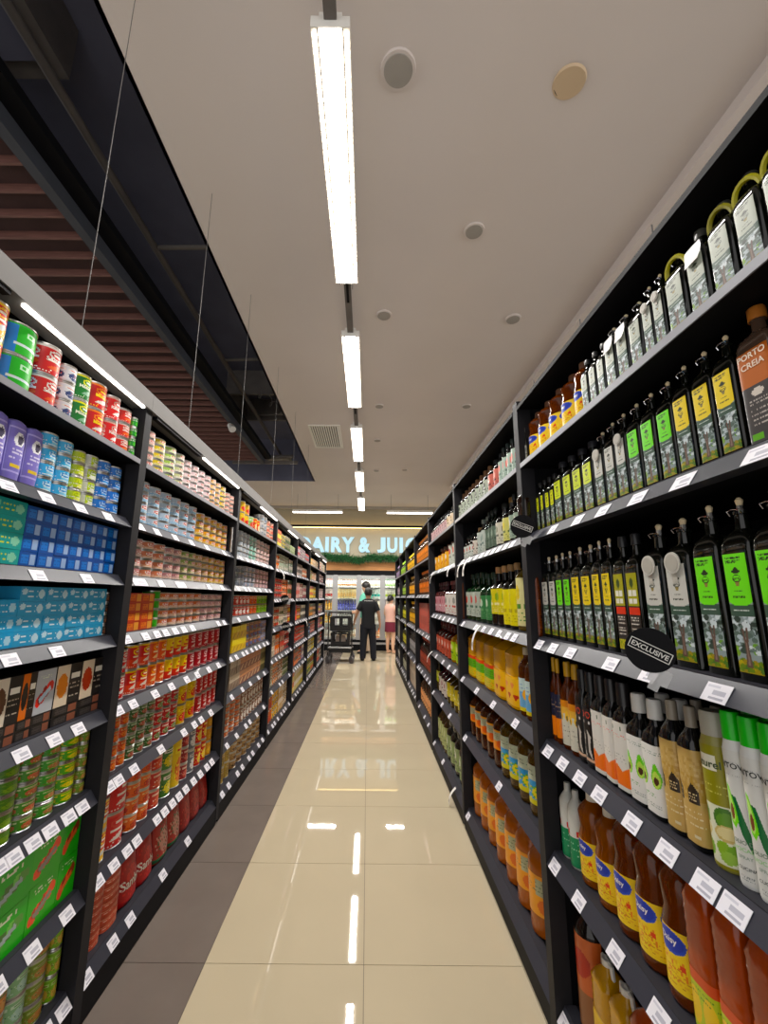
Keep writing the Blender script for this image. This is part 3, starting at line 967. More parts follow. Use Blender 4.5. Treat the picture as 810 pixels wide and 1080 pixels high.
WHITE, GREEN, YELLOW = '#c9c8c0', '#7fdf22', '#e9cf2b'
def olive(desc, top, **kw):
    def make(w, h):
        return square_bottle(w * .95, h, tree_art(top), 'olive_oil_bottle', desc, d=w * .8, **kw)
    return make

def arch_small(desc):
    def make(w, h):
        a = tree_art('#d8dd2a')
        return square_bottle(w * .95, h, a, 'olive_oil_bottle', desc, capcol='#1a1a1a', d=w * .9, e=3.2)
    return make

def daisy_art():
    a = Art(72, 56, '#f2cf17')
    a.ell(.5, .78, .23, .20, '#2a49b8').ell(.5, .79, .20, .165, '#1f37a6')
    a.ell(.06, .78, .16, .20, '#2a49b8').ell(.94, .78, .16, .20, '#2a49b8')
    a.speck(.3, .14, .7, .5, ['#e8b81a', '#f4dc55', '#e2872a', '#f2cf17'], .55, 3, 2)
    a.ell(.66, .42, .04, .05, '#d9482a').lines(.2, .8, (.36, .28, .2, .1), '#c98a1a', 2, .45)
    return a

def daisy(desc, cap='#d8d2c6', oil='#8e4208'):
    def make(w, h):
        return round_bottle(w * .48, h, daisy_art(), 'cooking_oil_bottle', desc, oil, 'oil', cap, lz=(.10, .48), waist=.12, shoulder=.76, neck=.32, caph=.06, words=[(.375, .055, 'Daisy', '#f5f3ee', 0)])
    return make

def tall_bottle(desc, art, glass='#11120e', mat='glass', cap='#1c1a18', lz=(.08, .55), name='sauce_bottle', neck=.3, shoulder=.62, capr=None, e=2.0, d=None, span=200, wf=.47, neck_h=.9):
    def make(w, h):
        return round_bottle(w * wf, h, art(), name, desc, glass, mat, cap, lz=lz, neck=neck, shoulder=shoulder, span=span, e=e, d=(w * d if d else None), capr=(w * capr if capr else None), neck_h=neck_h)
    return make

def art_bands(bands, extra=None, w=36, h=40):
    def f():
        a = Art(w, h, bands[0][2])
        for y0, y1, c in bands:
            a.rect(0, y0, 1, y1, c)
        if extra: extra(a)
        return a
    return f

def dark_label(bg, c1, c2, seed=1):
    """paper label with a crest and lines"""
    def ex(a):
        for u in (.2, .5, .8):
            a.ell(u, .68, .09, .16, c1); a.rect(u - .1, .34, u + .1, .44, c2)
        a.lines(.05, .95, (.1, .18, .26), c2, seed, .5)
    return art_bands([(0, 1, bg)], ex)

def any_pack(desc, c, kind, far=False):
    """mid-distance goods: kind picks the pack shape"""
    if kind == 'can':
        return plain_can(desc, c, 'canned_food' if far else 'food_can')
    if kind == 'short':
        return tuna(desc, c[0], c[2], c[1], c[3], 'stacked_can' if far else 'short_can')
    if kind == 'box':
        return boxed(desc, c[0], None, (c[1], c[2]), .09, 'food_carton', style=4)
    if kind == 'jar':
        return tall_bottle(desc, dark_label(c[1], c[2], c[3]), c[0], 'glass', c[3], lz=(.15, .62), name='food_jar', neck=.78, shoulder=.74, capr=.42, neck_h=.86)
    return tall_bottle(desc, dark_label(c[1], c[2], c[3]), c[0], 'glass', c[2], lz=(.1, .5), name='condiment_bottle', capr=.2)

# ------------------------------------------------------------------ stocking the shelves
SHW = {8: ['top', 'second', 'third', 'fourth', 'fifth', 'sixth', 'seventh', 'bottom'], 7: ['top', 'second', 'third', 'fourth', 'fifth', 'sixth', 'bottom'],
       6: ['top', 'second', 'third', 'fourth', 'fifth', 'bottom'], 5: ['top', 'second', 'third', 'fourth', 'bottom']}
BAYW = ['nearest', 'second', 'third', 'fourth', 'fifth', 'sixth', 'farthest']
TIER = ['at bottom', 'second up', 'third up', 'fourth up', 'fifth up', 'sixth up', 'seventh up', 'eighth up', 'ninth up', 'tenth up']
COUNT = {}
RZ = {'L': math.pi / 2, 'R': -math.pi / 2}

def stock(side, k, si, entries, rows=1, inset=None):
    zs = shelf_z(side, k)
    y0, y1, zt = BAYS[(side, k, si)]
    X0 = XL if side == 'L' else XR
    s = -1 if side == 'L' else 1
    ztop = (zs[si - 1] if si else TOPZ - .06)
    clear = ztop - zt
    ins = inset if inset is not None else (.016 if si == 0 else .042)
    shelf = SHW[len(zs)][si]
    bay = BAYW[k] + (' can bay' if side == 'L' else ' oil bay')
    for en in entries:
        f, a, b, n, st, fr = en[:6]
        rws = en[6] if len(en) > 6 else rows
        if isinstance(a, float):
            ya, yb = y0 + (y1 - y0) * a, y0 + (y1 - y0) * b
        else:
            ya, yb = along(a, X0 + s * ins, zt), along(b, X0 + s * ins, zt)
        ya, yb = min(ya, yb), max(ya, yb)
        ya, yb = max(ya, y0 + .004), min(yb, y1 - .004)
        w = (yb - ya) / n
        pk = f(w, clear * fr / st)
        key = (pk.desc, side, k, si)
        split = k <= 1 or (side == 'R' and k == 2)
        for i in range(n):
            c = COUNT.get(key, 0); COUNT[key] = c + 1
            y = ya + w * (i + .5)
            for rw in range(rws):
                x = X0 + s * (ins + pk.d / 2 + rw * (pk.d + .004))
                for t in range(st):
                    col = ORD[c] if c < 20 else '%dth' % (c + 1)
                    if st > 1:
                        lab = '%s %s, %s column, %s shelf, %s' % (pk.desc, TIER[t], col, shelf, bay)
                    else:
                        lab = '%s, %s along, %s shelf, %s' % (pk.desc, col, shelf, bay)
                    if rw: lab = lab.replace(',', ' in rear,', 1)
                    jit = .12 if pk.cat in ('can', 'bottle') and 'square' not in pk.desc else .02
                    trn = getattr(f, 'turn', 0)
                    pk.put((x + (R.uniform(0, .002) if not rw else 0) * s, y, zt + .0004 + t * (pk.h + .0004)), RZ[side] + trn + R.uniform(-jit, jit), lab, '%ss on the %s shelf of the %s' % (pk.desc, shelf, bay), split)

# ================================================================== can side, nearest bay
stock('L', 0, 0, [
    (sardine('red and yellow tall can', '#c92a1f', '#f2c31c', '#f6efe0', lower='#e8b421'), -22, 5, 1, 2, .98),
    (plain_can('blue and green big can', ('#1f7fd0', '#2fae3a', '#35c04a', '#bfe9c4'), 'fish_can', '', 2, '#35b23c'), 5, 40, 1, 2, .93),
    (sardine('red can with white band', '#c6231c', '#d9d3cc', '#f5efe6', 'SARA', fish='#d8602a'), 40, 64, 1, 2, .95),
    (plain_can('white and navy striped can', ('#d9dbe0', '#31406f', '#e7e3dc', '#c8482f'), 'fish_can', '', 5), 64, 79, 1, 3, .86),
    (sardine('green can with yellow lettering', '#1e7a35', '#e6e23a', '#e9f0da', 'MEGA', name='fish_can', fish='#8fb89a'), 79, 95, 1, 2, .90),
    (sardine('red can with orange lettering', '#cc241b', '#f08a1c', '#ffd94a', 'MEG', name='sardine_can', fish='#e8ded6'), 94, 113, 1, 2, .95),
    (sardine('bright red sardine can', '#d01f1f', '#c9a79a', '#f3e9e2', 'KING', fish='#f0e6df'), 113, 126, 1, 2, .93),
    (sardine('red and white small can', '#c93026', '#d9d0c8', '#f3ede4', fish='#e8793a'), 126, 138, 1, 3, .86),
    (plain_can('green narrow can', ('#2c8a3a', '#5fc04a', '#d9e0d0', '#1e5a28'), 'fish_can', '', 4), 138, 146, 1, 4, .82)])
stock('L', 0, 1, [
    (oval('purple oval fish tin', '#7f74c4', '#b7aee8'), -20, 41, 3, 1, .80),
    (tuna('light blue tuna can', '#4fb4e6', '#cfe9f4', '#3a8fd0', '#8fd0ee'), 41, 75, 2, 4, .86),
    (tuna('lime yellow tuna can', '#c3d41a', '#dbe65a', '#a9c01a', '#e9ee7a'), 75, 88, 1, 4, .82),
    (tuna('lime and white tuna can', '#c3dc1f', '#dfe3cf', '#9fc01a', '#e6e8d8', split_bg='#d5d6cc'), 88, 102, 1, 4, .84),
    (tuna('royal blue tuna can', '#2f77d0', '#a9cbee', '#1f57b4', '#4f9be6'), 102, 131, 2, 4, .86)])
stock('L', 0, 2, [
    (boxed('teal flat fish tin', '#2fa09a', '#2f8f8a', ('#8fd0b4', '#d9d84a'), .1, 'fish_tin', 1, '', 1), -22, 19, 1, 4, .97),
    (boxed('deep blue fish tin', '#17509e', '#123f80', ('#2f78cc', '#9fb8dc'), .1, 'fish_tin', 2, '', 0), 19, 119, 7, 4, .95)])
stock('L', 0, 3, [
    (boxed('sky blue fish tin', '#3f9fd0', '#3a8fbc', ('#b4dcef', '#e3eef2'), .12, 'fish_tin', 3, '', 1), -20, 12, 1, 3, .72),
    (boxed('pale blue fish tin', '#479fcb', '#3a8fbc', ('#c5e2ef', '#e3eef2'), .12, 'fish_tin', 4, '', 1), 12, 107, 4, 4, .92),
    (plain_can('dark brown can', ('#2a2422', '#7a4a34', '#4a4038', '#9a8a74'), 'fish_can', '', 9), 108, 118, 1, 4, .85)])
# upright meal boxes, each on two lying ones
y0_, y1_, zt_ = BAYS[('L', 0, 4)]
lying = boxed('lying black spread box', '#221f1f', '#1c1a19', ('#4a4442', '#8a5644'), .1, 'food_carton', 8, '', 0)
for c_, (a_, b_, bg_, pic, dsc, st_) in enumerate([(-18, 14, '#231f1e', ('#ddd2c2', '#5a3a2a'), 'black and white spread box', 2), (14, 30, '#2a201c', ('#d9742a', '#2a2320'), 'orange and black spread box', 2), (30, 51, '#b9bcc2', ('#b8d0e0', '#c8342c'), 'white and red spread box', 3),
        (52, 80, '#26211f', ('#e3d3bd', '#e08a2a'), 'cream spread box with orange picture', 2), (80, 105, '#26211f', ('#e3d3bd', '#c0442a'), 'cream spread box with red picture', 2)]):
    ya, yb = along(a_, XL - .042, zt_), along(b_, XL - .042, zt_)
    lp = lying(yb - ya, .026)
    for t in range(2):
        lp.put((XL - .042 - .05, (ya + yb) / 2, zt_ + .0004 + t * .0264), RZ['L'], 'lying black spread box, %s, under %s' % (['lower', 'upper'][t], dsc), 'lying spread boxes', True)
    pk = boxed(dsc, bg_, '#1c1a19', pic, .09, 'food_carton', 9 + c_, '', st_)(yb - ya, .118)
    pk.put((XL - .042 - .045, (ya + yb) / 2, zt_ + .0535), RZ['L'], dsc + ' standing on two lying boxes, fifth shelf', 'standing spread boxes', True)
stock('L', 0, 5, [
    (plain_can('dark green vegetable can', ('#4c7a2c', '#7a9a3a', '#6a8f3a', '#2c4a1e'), 'vegetable_can', '', 1), -10, 18, 1, 5, .94),
    (plain_can('green can with red picture', ('#4f8a34', '#c06a4a', '#c8d0a0', '#a03a2a'), 'vegetable_can', '', 2), 18, 41, 1, 5, .96),
    (plain_can('leaf green can', ('#4a9a3a', '#b87a50', '#b0d090', '#8a3a2a'), 'vegetable_can', '', 3), 41, 62, 1, 5, .95),
    (plain_can('green can with yellow label', ('#5aa83a', '#e2d21a', '#f0e02a', '#3a7a2a'), 'vegetable_can', '', 4), 62, 82, 1, 5, .95),
    (plain_can('olive green can', ('#6a8a34', '#b08050', '#a8b070', '#7a3a2a'), 'vegetable_can', '', 5), 82, 93, 1, 5, .9)], rows=2)
stock('L', 0, 6, [
    (boxed('big green food carton with grey picture', '#3fb22c', '#3aa02a', ('#9fb0b0', '#5f9a4a'), .14, 'food_carton', 11, '', 3), -30, 24, 1, 2, .88),
    (boxed('big green food carton with red picture', '#46b430', '#3aa02a', ('#8f8a84', '#b8442e'), .14, 'food_carton', 12, '', 3), 24, 57, 1, 2, .93),
    (boxed('green food carton with sausage picture', '#3fae2a', '#3aa02a', ('#d0683a', '#b03a24'), .14, 'food_carton', 13, '', 3), 57, 82, 1, 2, .96)])
stock('L', 0, 7, [
    (plain_can('orange and green can', ('#c87a3a', '#d8a060', '#8fae7a', '#7a3a24'), 'vegetable_can', '', 6), -25, 4, 1, 3, .85),
    (plain_can('pale green can', ('#8fb88a', '#b0cfc0', '#c8dcc0', '#4a7a4a'), 'vegetable_can', '', 7), 4, 27, 1, 3, .82),
    (plain_can('brown and green can', ('#7a8a3a', '#b07a44', '#a8b878', '#6a3a24'), 'vegetable_can', '', 8), 27, 51, 1, 4, .92),
    (plain_can('yellow-green can', ('#7aa83a', '#c0a050', '#a8c878', '#7a4a2a'), 'vegetable_can', '', 9), 51, 73, 1, 3, .88)])

# ================================================================== can side, second bay
T5 = lambda d, bg, low=None, food=None: tuna(d, bg, '#f0e6e0', '#c8403a', food, 'tuna_can', low=low)
stock('L', 1, 0, [
    (T5('pink-red lidded tuna can', '#e0a49a', '#d8b8a8'), 154, 164, 1, 5, .80), (T5('yellow tuna can', '#dcc83a', '#e2d890'), 164, 176, 1, 5, .80),
    (T5('apple green tuna can', '#a9c86a', '#dce0b8'), 176, 187, 1, 5, .80), (T5('pale green tuna can', '#ccd0a0', '#e4dccc'), 187, 195, 1, 5, .80),
    (T5('pinkish white tuna can', '#e4ccd0', '#e8d4d4'), 195, 223, 4, 5, .78), (T5('orange-cream tuna can', '#e0b070', '#e4c8a0'), 223, 233, 2, 5, .80),
    (T5('golden yellow tuna can', '#e0c02a', '#e8d06a'), 233, 239, 1, 5, .80), (T5('rose tuna can', '#d89a8a', '#e0b8a8'), 239, 250, 2, 5, .72)])
stock('L', 1, 1, [
    (T5('light blue-grey tuna can', '#b4c4d4', '#9cc0dc'), 145, 208, 6, 4, .86), (T5('orange-gold tuna can', '#e0a040', '#e0c070'), 209, 242, 5, 4, .80),
    (T5('grey slim tuna can', '#8a8c90', '#9a9a98'), 242, 247, 1, 4, .8)])
stock('L', 1, 2, [
    (T5('pink-red tuna can', '#c8888a', '#e0bcb4'), 139, 151, 1, 4, .88), (T5('orange-red tuna can', '#cc7a5a', '#e0a888'), 151, 175, 2, 4, .88),
    (T5('mauve tuna can', '#b07a7c', '#d8b4a8'), 175, 192, 2, 4, .86), (T5('green banded tuna can', '#92a05a', '#d8c8a0'), 192, 207, 2, 4, .86),
    (T5('tan tuna can', '#b8905a', '#d8b488'), 207, 221, 2, 4, .86), (T5('gold tuna can', '#d0983a', '#dcb85a'), 221, 238, 3, 4, .86)])
stock('L', 1, 3, [
    (boxed('flat red-orange fish tin', '#b8402a', '#9a3424', ('#d8782a', '#e0a050'), .1, 'fish_tin', 21, '', 0), 131, 160, 2, 4, .85),
    (plain_can('plain green can', ('#3f9a34', '#4aa83a', '#4fae40', '#2f7a28'), 'fish_can', '', 3), 160, 169, 1, 4, .92),
    (T5('salmon orange tuna can', '#d0744a', '#e4c0a8'), 169, 213, 5, 4, .88), (T5('lilac-pink tuna can', '#c89a9c', '#dcb4ac'), 213, 236, 3, 4, .86)])
stock('L', 1, 4, [
    (sardine('red sardine can', '#c02420', '#d8ccc4', '#ecdcd4', fish='#e4e0dc'), 121, 134, 1, 2, .88),
    (sardine('red sardine can with yellow lid', '#c82a1e', '#e8c42a', '#f0dcc0', lower='#d8472a', fish='#e8d8c8'), 134, 158, 2, 2, .92),
    (sardine('orange sardine can', '#dc5a22', '#f0a02a', '#f4d8b0', fish='#f0c890'), 158, 175, 2, 2, .92),
    (sardine('yellow and red sardine can', '#e4b81c', '#f4d83a', '#c8281e', lower='#d0382a', fish='#f4e8c0'), 175, 199, 3, 2, .92),
    (sardine('crimson sardine can', '#a81c28', '#d8b0b0', '#e8c8c8', fish='#e0c8c4'), 199, 235, 5, 2, .93)])
stock('L', 1, 5, [
    (plain_can('rust-orange bean can', ('#c04a24', '#e07a34', '#d8a878', '#8a2a18'), 'bean_can', '', 1), 115, 134, 2, 4, .90),
    (plain_can('dark green bean can', ('#3f5f30', '#a04a3a', '#c0c8b0', '#8a9a6a'), 'bean_can', '', 2), 134, 163, 3, 4, .90),
    (plain_can('red bean can with white rim', ('#b42a2a', '#5a7a3a', '#d8b8a8', '#e8d8cc'), 'bean_can', '', 3), 163, 188, 3, 3, .90),
    (plain_can('yellow and red bean can', ('#e0b81c', '#c8281e', '#f0d84a', '#c8281e'), 'bean_can', '', 4), 188, 208, 2, 2, .90),
    (sardine('red can with pale fish', '#b81c20', '#c8a09a', '#ecd8d0', fish='#ecdcd8'), 208, 231, 4, 2, .92)])
stock('L', 1, 6, [
    (sardine('yellow-bottomed red can', '#cc2a20', '#f0c41c', '#f4ead8', lower='#f0c41c'), 99, 114, 1, 2, .82),
    (sardine('large red sardine can', '#c4221e', '#c8423a', '#e4d8d0', fish='#d8ccc4'), 114, 136, 1, 2, .96),
    (plain_can('orange bean can', ('#d8682a', '#b8361e', '#e8b078', '#8a2a18'), 'bean_can', '', 5), 136, 159, 2, 4, .95),
    (plain_can('red chilli can', ('#b8342a', '#d05a3a', '#d8a890', '#e8d0c0'), 'bean_can', '', 6), 159, 172, 1, 3, .92),
    (plain_can('green and white can', ('#4a7a3a', '#d8c83a', '#e0d8c8', '#2a5a2a'), 'bean_can', '', 7), 172, 183, 1, 2, .92),
    (plain_can('bright yellow tall can', ('#e4c02a', '#d8742a', '#f0d85a', '#c8381e'), 'bean_can', '', 8), 183, 192, 1, 1, .92),
    (plain_can('dark red can', ('#8a1f24', '#c04a3a', '#c8a898', '#e0c8b8'), 'bean_can', '', 9), 192, 199, 1, 3, .92),
    (plain_can('grey and white can', ('#6a6c74', '#d8d4d0', '#c8c4c0', '#2a2a30'), 'bean_can', '', 10), 199, 207, 1, 2, .92),
    (plain_can('red and yellow can', ('#c8281e', '#e8c82a', '#e8b83a', '#f4e4b0'), 'bean_can', '', 11), 207, 218, 2, 2, .92),
    (plain_can('amber can', ('#c8882a', '#d8a83a', '#d0a040', '#8a4a1a'), 'bean_can', '', 12), 218, 227, 1, 3, .92)])
stock('L', 1, 7, [
    (flat_stack('flat red-orange tin', '#c4563e', '#d8705a'), 93, 108, 1, 9, .92), (flat_stack('flat coral tin', '#c85a40', '#d8705a'), 109, 127, 1, 9, .95),
    (bag('glossy red pouch', '#a8181c', '#c8302a', '#b02020', 'Sambal'), 129, 163, 2, 1, .86),
    (bag('red and green pouch', '#a83028', '#d8a090', '#2f6a44'), 165, 192, 2, 1, .88),
    (bag('deep red pouch', '#a02424', '#c04038', '#8a2020'), 192, 221, 3, 1, .88)])

# ================================================================== can side, third bay
stock('L', 2, 0, [
    (any_pack('yellow and red stacked can', ('#e0b81c', '#c8281e', '#f0d84a', '#d8442a'), 'can'), 255, 264, 2, 2, .85),
    (any_pack('small green can', ('#8ab86a', '#d84a3a', '#d8e0c8', '#3a6a2a'), 'can'), 264, 269, 1, 1, .5),
    (any_pack('small red can', ('#d03a2a', '#e8d8a8', '#e8c84a', '#a81c1c'), 'can'), 269, 275, 2, 1, .55),
    (any_pack('grey-white small can', ('#b8b8b8', '#7a8a9a', '#d8d4d0', '#4a4a50'), 'can'), 276, 282, 2, 3, .9), (any_pack('salmon small can', ('#d8a088', '#c05a48', '#e8d0c4', '#b83a30'), 'can'), 282, 290, 2, 3, .85)])
stock('L', 2, 1, [
    (any_pack('silver-grey short can', ('#b4bcc4', '#7a8694', '#dce2e6', '#c8ccd0'), 'short'), 253, 264, 3, 5, .9), (any_pack('mint short can', ('#8cc4b0', '#5a8a84', '#dce8e4', '#b8d4c8'), 'short'), 264, 271, 2, 5, .9),
    (any_pack('pale pink short can', ('#d8c0bc', '#c07a74', '#ece0dc', '#d8a8a0'), 'short'), 271, 285, 4, 5, .9)])
stock('L', 2, 2, [
    (any_pack('slate grey can', ('#7c8088', '#5a5e68', '#a8acb0', '#4a4e58'), 'can'), 251, 258, 2, 3, .8), (any_pack('blue-grey short can', ('#9aa4b4', '#7a5a64', '#d4dae2', '#b08a90'), 'short'), 258, 270, 3, 4, .88),
    (any_pack('mauve-pink short can', ('#b8989c', '#a05a5c', '#e0d0d0', '#c88a88'), 'short'), 270, 285, 4, 4, .88)])
stock('L', 2, 3, [
    (any_pack('red and white cup', ('#c84434', '#ece4dc', '#e8d8cc', '#8a2a24'), 'can'), 248, 264, 4, 2, .85), (any_pack('small orange can', ('#d8703a', '#c03a24', '#e8c4a0', '#a03020'), 'can'), 264, 272, 2, 2, .85),
    (any_pack('bright green can', ('#8ab83a', '#5a8a2a', '#c8d890', '#3a6a1a'), 'can'), 272, 284, 3, 2, .85)])
stock('L', 2, 4, [
    (any_pack('lemon yellow box', ('#e8c41c', '#f4e05a', '#c89a1a', '#a87a1a'), 'box'), 244, 259, 4, 2, .85), (any_pack('brown and blue can', ('#8a6a5c', '#5a6a9a', '#d0a878', '#b85a34'), 'can'), 259, 276, 4, 3, .88),
    (any_pack('violet-grey can', ('#8a8cac', '#b89a7a', '#c8c4d0', '#5a5a80'), 'can'), 276, 283, 2, 3, .85)])
stock('L', 2, 5, [
    (any_pack('grey-brown box', ('#8a7868', '#c8b8a4', '#6a4a3a', '#3a3a3a'), 'box'), 241, 252, 3, 2, .9), (any_pack('brick brown box', ('#8a5040', '#c88a60', '#d8b890', '#5a2a20'), 'box'), 252, 274, 6, 2, .9),
    (any_pack('dark olive box', ('#6a6440', '#a8a070', '#3a3a24', '#3a3a24'), 'box'), 274, 282, 2, 2, .92)])
stock('L', 2, 6, [
    (any_pack('coral stacked can', ('#c8683e', '#d88a5a', '#dca078', '#a04a2a'), 'short'), 237, 254, 3, 6, .92), (any_pack('brown and white slim can', ('#8a6450', '#e0d8d0', '#dcd4cc', '#5a3a2a'), 'can'), 254, 281, 8, 2, .9)])
stock('L', 2, 7, [
    (any_pack('straw yellow can', ('#c8aa5a', '#a88a3a', '#dcc888', '#7a5a2a'), 'can'), 232, 243, 2, 2, .85), (any_pack('tan and brown can', ('#c09a64', '#5a3a2a', '#d8bc90', '#7a4a30'), 'can'), 245, 279, 6, 4, .92)])

# ================================================================== can side, farther bays
FAR_L = {
 3: [['#c8b43a|mustard yellow|3|.8', '#8a8468|khaki|2|.8', '#8ab83a|lime|2|.5'], ['#d8682a|orange|2|.75', '#8a9484|grey-green|4|.85'], ['#b8403a|brick red|3|.85', '#d86a2a|deep orange|3|.9'],
     ['#a86a3a|copper|3|.9', '#b4ac9c|stone|3|.85', '#a82a2a|wine red|1|.9'], ['#a89a84|sand|2|.85', '#c0642a|burnt orange|3|.9', '#b8302a|scarlet|2|.92'], ['#8a8450|moss|2|.85', '#b87a4a|caramel|3|.85', '#7a7a58|sage|2|.85'], ['#c8642a|tangerine|2|.9', '#d0a02a|honey|4|.92']],
 4: [['#a08a94|mauve|4|.75', '#8a8a94|slate|2|.6'], ['#b4a09c|dusty pink|3|.8', '#a8603a|rust|2|.7'], ['#d8c8b8|cream|1|.8', '#a05a5c|rosewood|4|.8'], ['#c8302a|scarlet|3|.85', '#4a4440|dark grey|2|.85'],
     ['#b83a2a|vermilion|5|.85'], ['#c86a3a|orange-brown|4|.85', '#7a5a84|violet|1|.8'], ['#c8b43a|corn yellow|5|.9']],
 5: [['#d8a05a|apricot|4|.6'], ['#b8c070|pale lime|2|.75', '#d8863a|amber|2|.7'], ['#d8b42a|yellow|5|.8'], ['#c8823a|ochre|5|.85'], ['#6a84a8|steel blue|2|.8', '#c04a34|brick|2|.8'], ['#b0a45a|olive yellow|4|.85'], ['#a8a050|moss yellow|5|.9']],
 6: [['#c8b8a8|cream|4|.8'], ['#a87a80|dusky rose|4|.8'], ['#c89aa0|pale rose|4|.75'], ['#8a5a60|plum|4|.75'], ['#a8707a|mulberry|4|.85'], ['#a88a70|taupe|4|.85'], ['#a8846a|biscuit|4|.9']]}
rng = random.Random(5)
for k, shelves in FAR_L.items():
    for si, groups in enumerate(shelves):
        tot = sum(int(g.split('|')[2]) for g in groups)
        pos, ents = .02, []
        for gi, g in enumerate(groups):
            c, nm, n, fr = g.split('|')
            n = int(n)
            wfrac = .95 * n / tot
            subs = [('light', 1.22), ('deep', .82)] if n >= 3 else [('', 1.0)]
            if n >= 4: subs.insert(1, ('mid', 1.0))
            for sw, sf in subs:
                kind = rng.choice(['can', 'short', 'box', 'can'])
                kw = {'can': 'can', 'short': 'short can', 'box': 'box'}[kind]
                st = {'can': rng.choice([2, 2, 3]), 'short': 4, 'box': 2}[kind]
                cc = shade(c, sf)
                cols = (cc, rng.choice(['#e8dccc', '#d8d0c4', '#c8382a', '#3a5a3a', '#e0c04a', '#2a2a2a']), rng.choice([shade(c, 1.3), '#e4dcd0']), shade(c, .45))
                wf = wfrac / len(subs)
                cnt = max(1, int(round(1.15 * wf / (.085 if kind != 'box' else .1))))
                ents.append((any_pack(('%s %s %s' % (sw, nm, kw)).strip(), cols, kind, k > 3), pos, pos + wf, cnt, st, float(fr) * rng.uniform(.88, 1.0)))
                pos += wf
        stock('L', k, si, ents)

# ================================================================== oil side, nearest bay
def O(desc, top, **kw): return olive(desc, top, **kw)
stock('R', 0, 0, [
    (tall_bottle('small dark bottle with grey label', dark_label('#8a8a84', '#3a3a38', '#2a2a28'), lz=(.1, .5)), 549, 555, 1, 1, .72),
    (daisy('amber oil bottle with brown cap', '#6a4a38', '#7a3a0a'), 555, 603, 4, 1, .92),
    (daisy('amber oil bottle with silver label', '#6a4a38', '#7a3a0a'), 603, 615, 1, 1, .90),
    (O('dark square bottle with grey label', '#aeb4a6', capcol='#2a2a2a'), 615, 640, 3, 1, .78),
    (O('dark square bottle with draped tag', '#aeb4a6', tagdrape=True), 640, 666, 2, 1, .86),
    (O('dark square bottle with plain pourer', '#aeb4a6'), 666, 681, 1, 1, .84),
    (O('dark square bottle with long white label', '#b9beb2', medal=True, label_z=(.05, .9)), 681, 706, 2, 1, .86),
    (O('dark square bottle with yellow ring', '#aeb4a6', ring_handle='#a8a22a'), 706, 729, 1, 1, .88),
    (O('dark square bottle with white paper tag', '#aeb4a6', tagdrape=True, pourer=False, capcol='#3a3a36'), 729, 753, 1, 1, .88),
    (O('dark square bottle beside paper tag', '#aeb4a6', ring_handle='#8a8426', capcol='#3a3a36'), 753, 781, 1, 1, .90),
    (O('dark square bottle with olive ring', '#aeb4a6', ring_handle='#a8a22a', capcol='#3a3a36'), 781, 850, 2, 1, .90)])
stock('R', 0, 1, [
    (tall_bottle('slim brown bottle', dark_label('#6a5a4c', '#3a2a24', '#2a201c'), glass='#1c100a', lz=(.1, .5)), 554, 560, 1, 1, .85),
    (arch_small('small dark bottle with yellow arch label'), 560, 586, 4, 1, .74),
    (O('dark square bottle with lime label', '#cfdc22', capcol='#26262a'), 586, 629, 4, 1, .84),
    (O('dark square bottle with medal tag', WHITE, medal=True), 629, 641, 1, 1, .86),
    (O('dark square bottle with white label', WHITE), 641, 653, 1, 1, .88),
    (O('dark square bottle with grey medal', WHITE, medal=True), 653, 666, 1, 1, .89),
    (O('dark square bottle with green label', GREEN), 666, 717, 3, 1, .90),
    (O('dark square bottle with yellow label', YELLOW), 717, 788, 3, 1, .93)])
def orto():
    a = Art(40, 60, '#3f3b3a')
    a.rect(0, .62, 1, 1, '#b5642e')
    a.ell(.5, .54, .2, .04, '#d8cfc4').lines(.2, .8, (.46, .42, .36, .3, .26, .2), '#b8b0a8', 3, .6); a.rect(.1, .05, .45, .12, '#6aae3a').ell(.72, .09, .12, .04, '#d8d4cc')
    return a
def orto_make(w, h):
    return square_bottle(w * .92, h, orto(), 'olive_oil_bottle', 'brown boxed bottle with orange label', capcol='#b0703c', glass='#4a3a30', d=w * .7, e=8, label_z=(.02, .9), lspan=80, words=[(.62, .045, 'PORTO', '#f0e0cc', 0), (.55, .045, 'CREIA', '#f0e0cc', 0)])
stock('R', 0, 1, [(orto_make, 790, 880, 2, 1, .97)])
stock('R', 0, 2, [
    (tall_bottle('tall amber bottle with cream label', dark_label('#d8c8a0', '#6a4a2a', '#4a3420'), glass='#9a4a0c', mat='oil', cap='#8a5a34', lz=(.1, .45), shoulder=.66), 556, 571, 1, 1, .86),
    (O('tall square bottle with white label', WHITE), 571, 590, 2, 1, .83),
    (O('tall square bottle with green label', GREEN), 590, 606, 2, 1, .84),
    (O('tall square bottle with yellow label', YELLOW), 606, 629, 2, 1, .86),
    (O('tall square bottle with broad yellow label', '#e6cc2c'), 629, 652, 2, 1, .87)])
def redband():
    a = Art(30, 64, '#2a2420')
    a.rect(0, .56, 1, .98, '#a4a03c').ell(.5, .86, .18, .06, '#3a4a20').rect(.47, .78, .53, .84, '#3a4a20').rect(.14, .68, .46, .77, '#e8e6d8').rect(.54, .68, .86, .77, '#e8e6d8').rect(.14, .59, .46, .66, '#e8e6d8').rect(.54, .59, .86, .66, '#e8e6d8')
    a.rect(0, .46, 1, .55, '#d23f2c').lines(.15, .85, (.42, .38, .34, .28, .24, .2), '#d8d0c4', 4, .7).rect(0, 0, 1, .12, '#b0a83c').speck(0, 0, 1, .14, ['#d8c84a', '#6a8a2e'], .5, 3)
    return a
def redband_make(w, h):
    return square_bottle(w * .94, h, redband(), 'olive_oil_bottle', 'square bottle with olive label and red band', capcol='#1c1c1e', d=w * .85, lspan=56)
